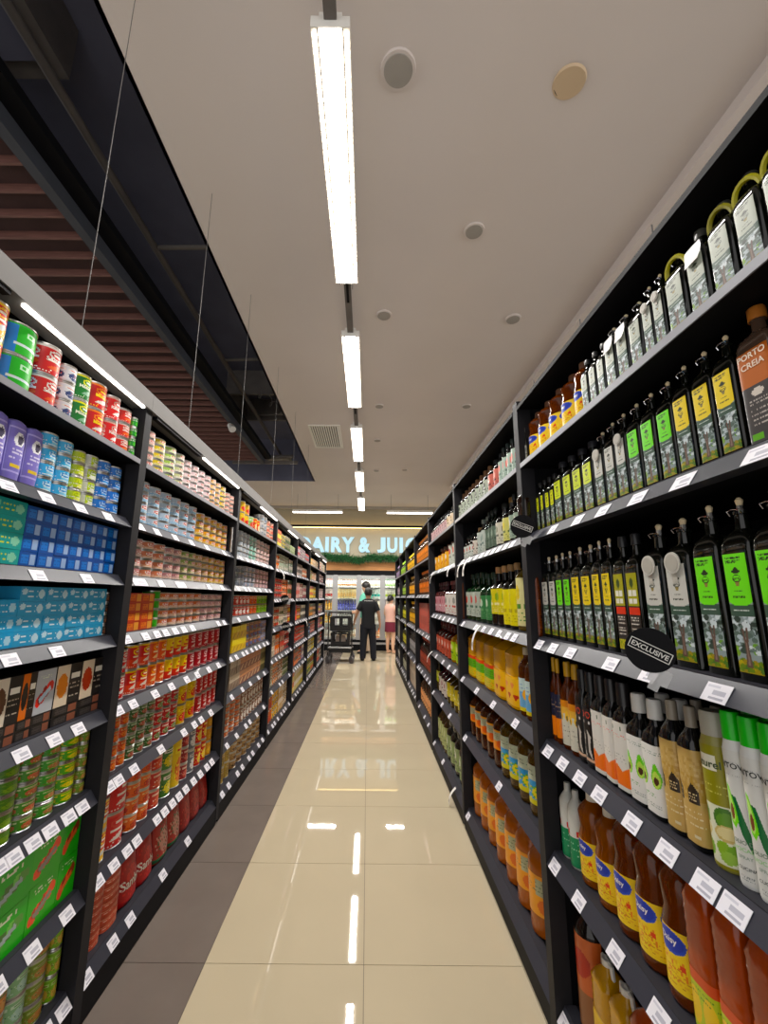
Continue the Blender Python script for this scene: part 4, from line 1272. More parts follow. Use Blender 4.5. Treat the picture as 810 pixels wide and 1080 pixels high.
stock('R', 0, 2, [
    (redband_make, 653, 682, 2, 1, .86),
    (O('tall square bottle with silver medal', WHITE, medal=True), 685, 741, 2, 1, .89),
    (O('big square bottle with green label', GREEN), 744, 860, 3, 1, .92)])
def navy():
    a = Art(44, 40, '#1f2038'); a.rect(0, 0, 1, .45, '#ee8a1c').lines(.05, .95, (.8, .7, .6), '#d8b08a', 3, .3); return a
def creamy():
    a = Art(44, 40, '#d8d4c4'); a.rect(0, .7, 1, 1, '#e8b45c').rect(0, .86, 1, 1, '#d88a3c')
    for u in (.25, .5, .75): a.poly([(u - .1, .62), (u, .8), (u + .1, .62), (u, .5)], '#f0c45a'); a.ell(u, .6, .03, .06, '#3a3a30')
    a.lines(.05, .95, (.4, .3, .2), '#8a8678', 3, .4); return a
def blackscript():
    a = Art(30, 60, '#151415')
    for u in (.25, .6): a.ell(u, .88, .14, .06, '#c84a3a').ell(u, .88, .1, .04, '#1a1818'); a.ell(u + .05, .74, .05, .03, '#d8d4d0'); a.poly([(u - .12, .6), (u + .1, .5), (u + .02, .3), (u + .14, .1), (u - .1, .2)], '#c8c2ba')
    a.rect(0, .05, 1, .1, '#d8b49a'); return a
def whiteorange():
    a = Art(36, 64, '#e0dcd4')
    for u in (.3, .7): a.rect(u - .1, .88, u - .02, .93, '#3a5a3a')
    a.lines(.1, .9, (.8, .77), '#e88a7a', 2, .4); a.lines(.2, .8, (.5, .46, .42), '#a8a49c', 3, .4)
    a.poly([(0, .06), (0, .28), (.3, .36), (.55, .27), (1, .4), (1, .06)], '#ee7a1e'); return a
def avocado():
    a = Art(48, 64, '#e8e6e0')
    a.lines(.1, .9, (.9, .86), '#8a9a8a', 3, .5)
    for u in (.28, .72): a.ell(u, .52, .15, .15, '#7ccf22').ell(u, .60, .09, .13, '#7ccf22').ell(u, .5, .11, .12, '#c4e070').ell(u, .48, .07, .06, '#4a2c1c')
    a.lines(.3, .7, (.28, .24), '#8ab07a', 4, .5).lines(.2, .8, (.14, .1), '#a8aca4', 5, .5); return a
def goldlabel():
    a = Art(44, 64, '#c4a468')
    a.rect(0, .45, 1, .72, '#b8944e').speck(0, .5, 1, .9, ['#cbb07a', '#c4a468', '#b8965a'], .5, 3, 2)
    for u in (.25, .68): a.poly([(u - .13, .42), (u - .13, .56), (u, .64), (u + .13, .56), (u + .13, .42)], '#2e2218'); a.lines(u - .1, u + .1, (.52, .49, .46), '#d8c49a', 3, .6)
    a.lines(.1, .9, (.34, .28, .2), '#e2d4b0', 4, .4).rect(.1, .08, .2, .14, '#e8e0cc').rect(.6, .06, .74, .1, '#d8ccac'); return a
def oliveface():
    a = Art(56, 84, '#8f8a2c')
    a.rect(0, .02, 1, .5, '#dfe0c8').rect(.3, .78, .7, .92, '#ece8d4')
    for u in (.3, .72):
        a.ell(u, .40, .17, .09, '#4f7a34').ell(u + .02, .38, .15, .07, '#6a9440').ell(u, .28, .18, .065, '#cdb878').ell(u, .285, .15, .05, '#e2d4a0').ell(u - .08, .16, .1, .06, '#8fb44a').ell(u + .08, .13, .12, .07, '#7aa83c').ell(u - .02, .09, .12, .05, '#9cc05a')
    a.lines(.1, .9, (.66, .6), '#c8c470', 3, .5); return a
def antova():
    a = Art(110, 120, '#dddcd6')
    u = .42
    a.poly([(u - .09, .66), (u + .06, .64), (u + .26, .36), (u + .26, .22), (u + .1, .36)], '#1f6a38')
    a.poly([(u - .15, .74), (u - .06, .70), (u + .03, .56), (u + .06, .46), (u - .02, .40), (u - .14, .44)], '#8ae02a').poly([(u - .12, .70), (u - .06, .66), (u - .01, .56), (u + .01, .48), (u - .04, .44), (u - .12, .46)], '#c8ec8a').ell(u - .06, .52, .05, .06, '#7a3f22')
    a.lines(.3, .62, (.90, .80), '#a8a8a4', 3, .4).lines(u - .05, u + .2, (.05, .06, .04), '#8a8e8a', 5, .5)
    return a
def dark_tall(desc, art, cap='#161617', e=2.0, lz=(.06, .60), shoulder=.66, neck=.5, capr=None, glass='#0f0f0e', mat='glass', name='specialty_oil_bottle', span=170, wf=.47, d=None, neck_h=.7):
    return tall_bottle(desc, art, glass, mat, cap, lz=lz, name=name, neck=neck, shoulder=shoulder, capr=capr, e=e, span=span, wf=wf, d=d, neck_h=neck_h)
stock('R', 0, 3, [
    (dark_tall('amber bottle with navy and orange label', navy, '#c89a3c', glass='#8a4208', mat='oil', lz=(.08, .58), neck=.34, shoulder=.64, neck_h=.84), 574, 591, 2, 1, .90),
    (dark_tall('amber bottle with cream lemon label', creamy, '#c89a3c', glass='#8a4208', mat='oil', lz=(.06, .56), neck=.34, shoulder=.64, neck_h=.84), 591, 609, 2, 1, .89),
    (dark_tall('slim black bottle with script', blackscript, '#141416', lz=(.05, .62), e=4, neck=.55), 609, 627, 2, 1, .87),
    (dark_tall('black bottle with white and orange label', whiteorange, '#1a1718', lz=(.04, .64), e=5, neck=.52, capr=.3), 627, 664, 3, 1, .87),
    (dark_tall('black bottle with avocado label', avocado, '#d8d6d0', lz=(.05, .62), e=4, neck=.46, capr=.27, neck_h=.84), 664, 700, 2, 1, .82, 2),
    (dark_tall('gold labelled bottle with grey neck', goldlabel, '#8f8678', lz=(.05, .70), e=3, neck=.36, shoulder=.72, neck_h=.78, capr=.2), 701, 744, 2, 1, .86, 2)])
def oliv_spray(w, h): return spray_can(w * .47, h, oliveface(), '#a8a496', .16, 'spray_bottle', 'olive green fruit-printed spray bottle', '#8f8a4c', words=[(.635, .05, 'Naturel', '#3a4a24', 0)])
def ant_spray(w, h): return spray_can(w * .48, h, antova(), '#3fc02a', .17, 'spray_bottle', 'white spray bottle with green cap', '#e2e2de', words=[(.665, .032, 'ANTOVA', '#2a2e2a', -8), (.245, .022, 'OLIO DI', '#7a8a78', 2), (.205, .022, 'AVOCADO', '#a4cf94', 2), (.165, .018, 'SPRAY', '#9aa89a', 2), (.105, .018, 'CUCINA', '#5a5e5a', 4)])
ant_spray.turn = .55
stock('R', 0, 3, [(oliv_spray, 746, 773, 1, 1, .88), (ant_spray, 775, 845, 3, 1, .92, 2)])
def whitegreen():
    a = Art(44, 40, '#d8d8d2'); a.rect(0, 0, 1, .52, '#1f8a5c').rect(.3, .56, .5, .66, '#d2342c').rect(.75, .56, .95, .66, '#d2342c').lines(.05, .95, (.4, .3, .2), '#a8d8bc', 3, .4); return a
def bigoil():
    a = Art(56, 40, '#b8c43a'); a.rect(0, .8, 1, 1, '#c8502a').ell(.3, .4, .18, .3, '#e8c42a').ell(.72, .4, .18, .3, '#e8c42a').lines(0, 1, (.7, .62), '#4a7a2a', 3, .5); return a
stock('R', 0, 4, [
    (tall_bottle('white bottle with green label', whitegreen, '#d4d4cc', 'print', '#c8c8c2', lz=(.04, .75), name='vinegar_bottle', shoulder=.76, neck=.3), 586, 608, 2, 1, .72),
    (daisy('clear oil bottle with yellow label', '#e0d8c8', '#c06c10'), 608, 645, 2, 1, .82),
    (daisy('large amber oil bottle with yellow label', '#3a2a20', '#94480c'), 645, 728, 3, 1, .95)])
def bj(desc, oil='#a8480a', art=None, cap='#a83a1a', name='oil_jug', lz=(.05, .38)):
    def make(w, h):
        return jug(w * .95, w * .85, h, (art or bigoil)(), oil, cap, name, desc, lz)
    return make
stock('R', 0, 4, [(bj('large amber oil jug with green label'), 730, 850, 3, 1, .98)])
def brownart():
    a = Art(44, 60, '#c0643a'); a.rect(0, 0, 1, .4, '#8a5a3a').rect(.1, .3, .4, .55, '#b8b0a4').ell(.6, .7, .2, .15, '#a83020').ell(.2, .75, .12, .12, '#a83020'); return a
def yellart():
    a = Art(48, 40, '#d8cfb0'); a.rect(0, .6, 1, 1, '#e0b81c').ell(.4, .3, .2, .2, '#c8a878').lines(0, 1, (.5, .12), '#8a8468', 3, .4); return a
stock('R', 0, 5, [
    (tall_bottle('tall black bottle with copper label', brownart, '#1a120e', 'glass', '#141212', lz=(.05, .75), shoulder=.78, neck=.6, name='specialty_oil_bottle'), 606, 624, 1, 1, .86),
    (bj('squat yellow oil jug', '#c8960c', yellart, '#d8d4cc', 'oil_jug', (.04, .5)), 626, 668, 2, 1, .66),
    (bj('big amber oil jug', '#a8480a', bigoil, '#a83a1a'), 670, 860, 4, 1, .8)])
pk = bj('tall amber jug in the rear', '#9a4408', bigoil, '#a83a1a')(.15, .34)
for i_, y_ in enumerate((1.36, 1.2)):
    pk.put((XR + .33, y_, BAYS[('R', 0, 5)][2] + .001), RZ['R'], 'tall amber oil jug behind black bottle, bottom shelf, %s the upright' % ['beside', 'away from'][i_], 'rear jugs on the bottom shelf')

# ================================================================== oil side, second bay
def wine(desc, lab, c1, c2, cap, glass='#14120f', **kw):
    return tall_bottle(desc, dark_label(lab, c1, c2), glass, 'glass', cap, **kw)
stock('R', 1, 0, [
    (wine('slim bottle with brown cap and sage label', '#a8b0a0', '#3a3c34', '#4a4c44', '#7a5a40', name='vinegar_bottle', neck_h=.8), 481, 513, 8, 1, .88),
    (wine('bottle with coral label', '#b8685c', '#d8a090', '#5a2a24', '#26282a', name='vinegar_bottle'), 513, 525, 2, 1, .9),
    (wine('bottle with pink and grey-green label', '#a8b8ac', '#d8867c', '#6a7a70', '#2a3432', name='vinegar_bottle', lz=(.06, .62)), 525, 543, 4, 1, .9)])
stock('R', 1, 1, [
    (wine('squat bottle with red and white label', '#c8ccc4', '#c0483a', '#5a6a60', '#1c2420', name='vinegar_bottle'), 483, 497, 3, 1, .62),
    (wine('bottle with tan cap and pale label', '#c8c0b4', '#7a4a3a', '#4a4440', '#b08a5c', name='vinegar_bottle'), 497, 502, 1, 1, .7),
    (wine('slim pale bottle', '#b4bcb4', '#8a9a92', '#6a7a74', '#8a948c', name='sauce_bottle', lz=(.05, .62)), 502, 511, 2, 1, .82),
    (wine('slim dark green bottle', '#5a6a5c', '#8a9a8c', '#3a4a3e', '#141c18', '#101a14', name='sauce_bottle'), 511, 521, 3, 1, .86),
    (wine('dark bottle with bone label', '#c8c4b4', '#8a8a74', '#5a5a4c', '#2a2c28', name='sauce_bottle'), 521, 528, 1, 1, .88),
    (wine('dark bottle with yellow-green label', '#c8c47a', '#d8c82a', '#5a6a3a', '#9a7a50', name='sauce_bottle'), 528, 536, 1, 1, .9),
    (wine('dark bottle with grey-green label', '#9aaa9a', '#d8d8d0', '#4a5a4c', '#1c1e1c', name='sauce_bottle'), 536, 546, 2, 1, .88)])
stock('R', 1, 2, [
    (wine('tall brown bottle at the post', '#8a5a3a', '#b88a5a', '#4a2a1a', '#6a3a1c', '#4a2208', name='sauce_bottle'), 484, 490, 1, 1, .95),
    (wine('green bottle with red and white label', '#b8c0b4', '#c84a3c', '#4a6a54', '#14301e', '#123018', name='vinegar_bottle', lz=(.1, .6)), 490, 505, 3, 1, .84),
    (wine('green bottle with green label', '#3f7a4a', '#c8d8c0', '#6a9a6a', '#14301e', '#102a16', name='vinegar_bottle'), 505, 517, 2, 1, .80),
    (wine('bottle with tan cap and yellow label', '#d0c43a', '#8aa83a', '#e8e0a8', '#c89a6a', name='vinegar_bottle', lz=(.2, .62)), 517, 529, 2, 1, .86),
    (wine('slim bottle with yellow strip label', '#e0d43a', '#d8c82a', '#b8a82a', '#a8845c', name='vinegar_bottle', lz=(.06, .6)), 529, 543, 2, 1, .86),
    (wine('stout bottle with cream lemon label', '#ded8a0', '#e0cc2a', '#5a8a3a', '#c8c0a8', '#5a4a1a', name='vinegar_bottle', lz=(.08, .75), shoulder=.78), 543, 553, 1, 1, .86)])
def heartart():
    a = Art(60, 44, '#f0bc14')
    for u, v in ((.2, .3), (.5, .3), (.8, .3), (.35, .68), (.68, .7)):
        c = '#b8341c' if v < .5 else '#e88a5c'
        a.ell(u - .035, v + .05, .045, .07, c).ell(u + .035, v + .05, .045, .07, c).poly([(u - .075, v + .03), (u + .075, v + .03), (u, v - .12)], c)
    return a
def greenjugart():
    a = Art(60, 44, '#e0cc2a'); a.rect(0, .42, 1, .85, '#6ab02a').rect(0, .85, 1, 1, '#d84a1e').lines(.05, .95, (.72, .62, .52), '#2a5a1a', 3, .6).speck(0, .05, 1, .36, ['#e0cc2a', '#e8a01c', '#a8b82a'], .5, 4, 2); return a
def bluejug():
    a = Art(44, 44, '#7ab0d8'); a.rect(0, .6, 1, 1, '#c8dcd8').ell(.3, .5, .13, .16, '#f0b41c').ell(.75, .5, .13, .16, '#f0b41c').rect(0, 0, 1, .12, '#e0cc2a').lines(0, 1, (.8, .7), '#4a7ab8', 3, .5); return a
stock('R', 1, 3, [
    (bj('golden oil jug with green label', '#dba21c', greenjugart, '#c8281c', 'oil_jug', (.06, .45)), 488, 519, 3, 1, .97),
    (bj('golden oil jug with red hearts', '#e6ad18', heartart, '#e0b01c', 'oil_jug', (.06, .45)), 519, 546, 2, 1, .97),
    (tall_bottle('amber bottle with blue flower label', bluejug, '#8a4a0c', 'oil', '#d8c8a8', lz=(.08, .55), name='cooking_oil_bottle', shoulder=.7), 546, 560, 2, 1, .9)])
def orangel():
    a = Art(44, 40, '#e8901c'); a.rect(0, .45, 1, .9, '#b4b49a').ell(.25, .3, .12, .2, '#f0b83a').ell(.7, .3, .12, .2, '#d8642a').lines(0, 1, (.8, .7, .6), '#4a5a4a', 3, .5).rect(0, .9, 1, 1, '#f0a82a'); return a
def blueyel():
    a = Art(44, 44, '#4a9ad0'); a.rect(0, .62, 1, 1, '#c4ccb4').ell(.3, .35, .15, .16, '#e8d42a').ell(.75, .3, .15, .16, '#e8d42a').lines(0, 1, (.85, .75), '#5a6a5a', 3, .6).rect(0, 0, 1, .14, '#d8cc3a').speck(0, .14, 1, .5, ['#e8d42a', '#6ab04a', '#4a9ad0'], .3, 4, 2); return a
stock('R', 1, 4, [
    (tall_bottle('brown bottle with orange label', orangel, '#6a3408', 'oil', '#b8742c', lz=(.32, .66), name='cooking_oil_bottle', shoulder=.74), 489, 526, 5, 1, .86),
    (tall_bottle('clear bottle with blue and yellow label', blueyel, '#7a5a1c', 'oil', '#b8a88a', lz=(.16, .66), name='cooking_oil_bottle', shoulder=.74), 526, 567, 4, 1, .9)])
def orangejug():
    a = Art(52, 40, '#eaa01c'); a.rect(.15, .5, .42, .9, '#b4b494').rect(.62, .5, .9, .9, '#b4b494').lines(0, 1, (.8, .7, .6), '#6a7a5a', 3, .4).ell(.28, .25, .12, .18, '#d8702a').ell(.76, .25, .12, .18, '#d8702a'); return a
stock('R', 1, 5, [(tall_bottle('large amber jar with orange label', orangejug, '#b8661a', 'oilgold', '#d8901c', lz=(.22, .62), name='cooking_oil_bottle', shoulder=.74, wf=.49), 492, 570, 7, 1, .86)])

# ================================================================== oil side, third bay and beyond
stock('R', 2, 0, [(wine('dark bottle with pink-white label', '#c0a4a4', '#7a3a44', '#5a4448', '#1c1618', name='condiment_bottle'), 453, 470, 8, 1, .88), (wine('bottle with cream label', '#d8c8b0', '#a88a5a', '#7a6a54', '#3a3028', name='condiment_bottle'), 470, 477, 2, 1, .92)])
stock('R', 2, 1, [(wine('amber bottle with white and orange label', '#e0a84a', '#ece4dc', '#c8702a', '#6a3418', '#7a3a0c', name='condiment_bottle', lz=(.05, .6)), 454, 472, 4, 1, .84), (wine('white slim bottle', '#c8ccc0', '#c8584a', '#8a8a80', '#3a3a34', '#8a8a84', name='condiment_bottle', lz=(.04, .7)), 472, 480, 2, 1, .9)])
stock('R', 2, 2, [(wine('dark red bottle with rose label', '#b8848a', '#8a2a38', '#d8ccd0', '#4a1a20', '#3a1014', name='condiment_bottle'), 454, 468, 4, 1, .8), (wine('bottle with white label', '#d0ccc4', '#8a8a84', '#b04a40', '#7a3a38', '#5a2a28', name='condiment_bottle', lz=(.05, .6)), 468, 481, 3, 1, .8)])
stock('R', 2, 3, [(wine('maroon bottle with red label', '#b0503c', '#d8c0b8', '#6a2018', '#5a1a14', '#4a140c', name='condiment_bottle', lz=(.05, .55)), 455, 474, 5, 1, .88), (wine('oil bottle with lime label', '#a8c43a', '#d8d88a', '#4a7a2a', '#b89a4a', '#a8781c', name='condiment_bottle'), 474, 484, 2, 1, .92)])
stock('R', 2, 4, [(wine('olive bottle with lime label', '#b8c03a', '#e0d8a0', '#6a7a2a', '#2a2a1c', '#3a3010', name='condiment_bottle', lz=(.3, .65)), 455, 462, 2, 1, .85), (wine('plum bottle with white label', '#c8c0b8', '#8a2a3a', '#7a5a54', '#6a1a24', '#3a0c14', name='condiment_bottle'), 462, 470, 3, 1, .85), (wine('slim bottle with yellow label', '#c8b83a', '#8a8a3a', '#e0d8a8', '#5a4a2a', '#4a3a14', name='condiment_bottle', lz=(.2, .6)), 470, 486, 4, 1, .88)])
stock('R', 2, 5, [(wine('bottle with pale green label', '#a8b07a', '#c8cca0', '#5a6a3a', '#5a3a24', '#4a3a1c', name='condiment_bottle', lz=(.1, .6)), 456, 470, 4, 1, .85), (wine('dark jar with green band', '#8a9a6a', '#d8dcc8', '#3a4a2a', '#1c1c18', '#1c1a12', name='condiment_bottle', lz=(.1, .55), neck=.7, capr=.38), 470, 488, 4, 1, .85)])
FAR_R = {
 3: [['#c8782a|orange|5|.88'], ['#c06a2a|burnt orange|6|.8'], ['#5a2a24|dark maroon|2|.6', '#b0564a|brick red|4|.85'], ['#8a3a2a|rust red|6|.88'], ['#c88a5a|tan orange|6|.85']],
 4: [['#d8a82a|golden|5|.7'], ['#d89a2a|amber yellow|5|.8'], ['#d0a01c|bright yellow|5|.85'], ['#8a8a8c|black and silver|5|.8'], ['#9a8a7c|grey-brown|6|.85']],
 5: [['#8ab04a|lime|5|.7'], ['#8aa84a|leaf green|5|.8'], ['#b0b03a|yellow-green|5|.85'], ['#a8a44a|olive yellow|5|.85'], ['#8a8a7a|grey-green|6|.85']],
 6: [['#7a6a84|mauve|5|.75'], ['#84707c|dusky violet|5|.8'], ['#6a7a6a|grey sage|5|.85'], ['#7a7a70|stone grey|5|.85'], ['#84807a|ash grey|6|.85']]}
for k, shelves in FAR_R.items():
    for si, groups in enumerate(shelves):
        tot = sum(int(g.split('|')[2]) for g in groups)
        pos, ents = .02, []
        for g in groups:
            c, nm, n, fr = g.split('|')
            wfrac = .95 * int(n) / tot
            kind = 'bottle' if si < 2 or k in (3, 5) else rng.choice(['bottle', 'jar', 'box'])
            if 'brick red' in nm: kind = 'box'
            kw = {'bottle': 'bottle', 'jar': 'jar', 'box': 'box'}[kind]
            cols = (c, c, shade(c, 1.3), shade(c, .45)) if kind == 'box' else (shade(c, .4), c, shade(c, 1.3), shade(c, .5))
            cnt = max(3, int(round(wfrac * 12)))
            ents.append((any_pack('%s %s' % (nm, kw), cols, kind), pos, pos + wfrac, cnt, 1 if kind != 'box' else 2, float(fr)))
            pos += wfrac
        stock('R', k, si, ents)

# ================================================================== end of the aisle: sign wall and chillers
M['signwall'] = material('beige_sign_wall', '#a79d86', rough=.8, noise=.03, nscale=2)
M['wood'] = material('orange_timber_veneer', '#c98d52', rough=.5, noise=.12, nscale=3, stretch=(1, 1, 12))
M['letter'] = material('lit_sign_letter', '#7f9aa6', emit='#a6d0e4', strength=.66)
M['warm'] = material('warm_cove_strip', '#ffe9b8', emit='#ffd98a', strength=6.0)
M['alum'] = material('satin_aluminium_frame', '#a7a7a8', rough=.4, metal=.4)
M['doorglass'] = material('chiller_door_glass', '#f4fafa', rough=.02, trans=1.0, ior=1.05)
M['inwhite'] = material('white_chiller_liner', '#e8e8e4', rough=.5)
M['chillled'] = material('chiller_led_tube', '#ffffff', emit='#fff6ea', strength=5.0)
WY = 11.0
structure('wall_far', MB().box(-9, WY, 2.2, 7, WY + .12, 3.66, 'signwall').box(-9, WY + 1.0, 0, 7, WY + 1.1, 3.66, 'signwall'))
structure('trim_1', MB().box(-9, WY - .012, 1.99, 7, WY + .3, 2.2, 'wood'))
o = empty('cove_rail', (0, WY, 3.1), 0, 'black rail with warm hidden light above the lit sign', 'light rail')
MB().box(-5, -.16, 0, 5, -.10, .05, 'black').obj('rail', o)
MB().box(-5, -.10, .0, 5, 0, .012, 'black').obj('bracket', o)
MB().box(-4.9, -.095, -.012, 4.9, -.07, -.001, 'warm').obj('lower_light_strip', o)
MB().box(-4.9, -.095, .013, 4.9, -.07, .024, 'warm').obj('upper_light_strip', o)

sign = empty('store_sign', (0, WY - .06, 2.45), 0, 'glowing white-blue DAIRY & JUICE letters on the far wall', 'sign')
for ch, x0, x1 in [('D', -1.80, -1.49), ('A', -1.50, -1.13), ('I', -1.11, -1.03), ('R', -.96, -.67), ('Y', -.69, -.36), ('&', -.24, .06), ('J', .24, .46), ('U', .50, .77), ('I', .83, .91), ('C', .98, 1.27), ('E', 1.34, 1.56)]:
    v, f, w = text2d(ch, .045)
    k = (x1 - x0) / w
    if ch == 'I': k = .09 / w
    mb = MB()
    xc = (x0 + x1) / 2
    front = [(xc + x * k, 0, y * .4) for x, y in v]
    back = [(x, .05, z) for x, _, z in front]
    n = len(front)
    mb.add(front + back, list(f), 'letter')
    # side walls from boundary edges
    cnt = {}
    for q in f:
        for a_, b_ in zip(q, q[1:] + q[:1]):
            cnt[(a_, b_)] = 1
    edges = [(a_, b_) for (a_, b_) in cnt if (b_, a_) not in cnt]
    mb.add(front + back, [(b_, a_, a_ + n, b_ + n) for a_, b_ in edges], 'letter')
    mb.obj('letter', sign)

# garland
g = empty('pine_garland', (0, WY - .2, 2.28), 0, 'green artificial pine garland draped under the lit sign', 'garland')
rg = random.Random(3)
cols_ = ['#1f4a2a', '#2c5c34', '#173a22', '#3a6a3e']
def gz(x): return .03 * math.sin(x * 5) + .02 * math.sin(x * 11 + 1)
xs = [-1.3 + i * .05 for i in range(43)]
MB().tube([(x, 0, gz(x)) for x in xs], .015, 'matte', lin('#2a3a22'), n=6).obj('stem', g)
nb = MB()
for i in range(2600):
    x = rg.uniform(-1.32, .86)
    z = gz(x)
    a1, a2, L = rg.uniform(0, 6.28), rg.uniform(-.9, .9), rg.uniform(.07, .15)
    d = Vector((math.sin(a2), math.cos(a1) * .6, math.sin(a1))).normalized() * L
    p = Vector((x, rg.uniform(-.03, .03), z + rg.uniform(-.05, .05)))
    q = d.orthogonal().normalized() * .011
    nb.add([p - q, p + q, p + d], [(0, 1, 2)], 'matte', lin(rg.choice(cols_)))
nb.obj('needles', g)['kind'] = 'stuff'

# chillers
posts = [-1.44, -.83, -.22, .39, 1.0]
FZ0, FZ1 = .27, 1.86
ch = empty('glass_door_chiller', (0, 0, 0), 0, 'row of glass-door drink chillers under the timber band', 'chiller')
MB().box(-1.5, WY, 1.87, 1.06, WY + .8, 1.985, 'black').obj('header', ch)
MB().box(-1.5, WY, .0, 1.06, WY + .8, .12, 'black').box(-1.5, WY - .02, .15, 1.06, WY, .20, 'alum').box(-1.5, WY, .12, 1.06, WY + .8, .26, 'black').obj('base', ch)
MB().box(-1.5, WY + .74, .26, 1.06, WY + .8, 1.87, 'inwhite').box(-1.5, WY + .02, .26, -1.46, WY + .74, 1.87, 'inwhite').box(1.02, WY + .02, .26, 1.06, WY + .74, 1.87, 'inwhite').obj('liner', ch)
for x in posts:
    MB().box(x - .05, WY - .01, .26, x + .05, WY + .02, 1.87, 'alum').obj('post', ch)
    MB().box(x - .015, WY + .02, .3, x + .015, WY + .05, 1.84, 'chillled').obj('light_tube', ch)
for i in range(4):
    xa, xb = posts[i] + .05, posts[i + 1] - .05
    d = MB().box(xa, WY - .005, .27, xb, WY + .015, .31, 'alum').box(xa, WY - .005, 1.82, xb, WY + .015, 1.86, 'alum').box(xa, WY - .005, .31, xa + .02, WY + .015, 1.82, 'alum').box(xb - .02, WY - .005, .31, xb, WY + .015, 1.82, 'alum').obj('door', ch)
    MB().box(xa + .02, WY + .002, .31, xb - .02, WY + .008, 1.82, 'doorglass').obj('glass_pane', d)
    MB().box(xa + .01, WY - .04, .8, xa + .03, WY - .005, 1.25, 'chrome').obj('handle', d)
CHZ = [.30, .66, .98, 1.28, 1.57]
for z in CHZ:
    MB().box(-1.46, WY + .08, z - .02, 1.02, WY + .70, z, 'inwhite').obj('shelf', ch)
al = bpy.data.lights.new('chiller_light', 'AREA'); al.shape = 'RECTANGLE'; al.size, al.size_y = 2.3, .08; al.energy = 9; al.color = (1, .96, .9)
lo = bpy.data.objects.new('chiller_light', al); COL.objects.link(lo); lo.parent = ch; lo.location = (-.2, WY + .06, 1.84); lo.rotation_euler = (.5, 0, 0)

def milk(desc, c1, c2, cap, shape):
    def f(w, h):
        if shape == 'carton':
            r = w * .46
            sec = [(0, r, r, 9), (h * .76, r, r, 9), (h * .93, r, r * .15, 9), (h, r, r * .1, 9)]
            a = Art(12, 14, c1); a.rect(0, .3, 1, .65, c2).rect(.2, .7, .8, .8, cap)
            return Pack('milk_carton', desc, 'carton', w, w, h, [('box', loft(sec, 16, 'print', lin(c1))), ('label', wrap(sec, .002, h * .72, a, 90))])
        a = Art(14, 12, c2); a.rect(0, .55, 1, .8, c1)
        return round_bottle(w * .45, h, a, 'drink_bottle', desc, c1, 'print', cap, lz=(.15, .55), shoulder=.62, neck=.4)
    return f
CH = [[('white drink bottle', '#e4e0d8', '#d8c8b8', '#c84a3a', 'bottle', 8), ('white juice bottle', '#e6e2dc', '#b8885a', '#a0683a', 'bottle', 8), ('white yogurt bottle', '#e8e4de', '#c8b8a0', '#5a3a2a', 'bottle', 8), ('white bottle with green label', '#e6e4dc', '#8ab06a', '#3a7a3a', 'bottle', 8)],
      [('red and white milk carton', '#e0d4cc', '#c8403a', '#e8e0d8', 'carton', 6), ('cream juice carton', '#e8d4a0', '#e0b878', '#d89a5a', 'carton', 7), ('teal milk carton', '#d8e0d8', '#4ab0a0', '#e8e8e0', 'carton', 6), ('green milk carton', '#e4e4d8', '#a8c050', '#d8d0b0', 'carton', 6)],
      [('amber juice bottle', '#d8a04a', '#e8c88a', '#c86a2a', 'bottle', 7), ('indigo drink bottle', '#3a3f9a', '#8a90d0', '#3a3f8a', 'bottle', 8), ('ivory milk carton', '#ece6d8', '#d8c8a8', '#c8a878', 'carton', 6), ('blush milk carton', '#ecd8cc', '#d88a7a', '#e8e0d8', 'carton', 6)],
      [('gold juice bottle', '#dcae5a', '#e8d8a8', '#b8742a', 'bottle', 7), ('clear white bottle', '#dcdcd8', '#e8e4dc', '#8a8a88', 'bottle', 8), ('pale milk carton', '#e8e4dc', '#c8c0b0', '#a8a090', 'carton', 6), ('peach juice bottle', '#e8b890', '#e8d8c0', '#d87a4a', 'bottle', 7)],
      [('low white tub bottle', '#e0dcd4', '#c8b8a8', '#a84a3a', 'bottle', 6), ('low cream bottle', '#e4dcc8', '#c8a888', '#b88a5a', 'bottle', 6), ('low orange bottle', '#d8885a', '#e8d0b0', '#a84a2a', 'bottle', 6), ('low yellow bottle', '#e0c060', '#e8dcb0', '#b8842a', 'bottle', 6)]]
for r_, row in enumerate(CH):
    z = CHZ[::-1][r_]
    for dI, (desc, c1, c2, cap, shp, n) in enumerate(row):
        xa, xb = posts[dI] + .05, posts[dI + 1] - .05
        w = (xb - xa) / n
        pk = milk(desc, c1, c2, cap, shp)(w, .24 if r_ else .2)
        for i in range(n):
            pk.put((xa + w * (i + .5), WY + .18, z + .0006), 0, '%s, %s along, %s shelf, %s chiller door' % (desc, ORD[i], SHW[5][r_], ORD[dI]), desc + 's in the chiller', False)

# ================================================================== people
def skinned(name, nodes, edges, mat, parent=None, loc=None, sub=2):
    me = bpy.data.meshes.new(name)
    me.from_pydata([n[0] for n in nodes], edges, [])
    o = bpy.data.objects.new(name, me); COL.objects.link(o)
    me.materials.append(M[mat])
    sk = o.modifiers.new('skin', 'SKIN'); sk.use_smooth_shade = True
    for i, n in enumerate(nodes):
        d = me.skin_vertices[0].data[i]
        r = n[1]
        d.radius = r if isinstance(r, tuple) else (r, r)
        d.use_root = (i == 0)
    ss = o.modifiers.new('sub', 'SUBSURF'); ss.levels = ss.render_levels = sub
    if parent: o.parent = parent
    if loc: o.location = loc
    return o

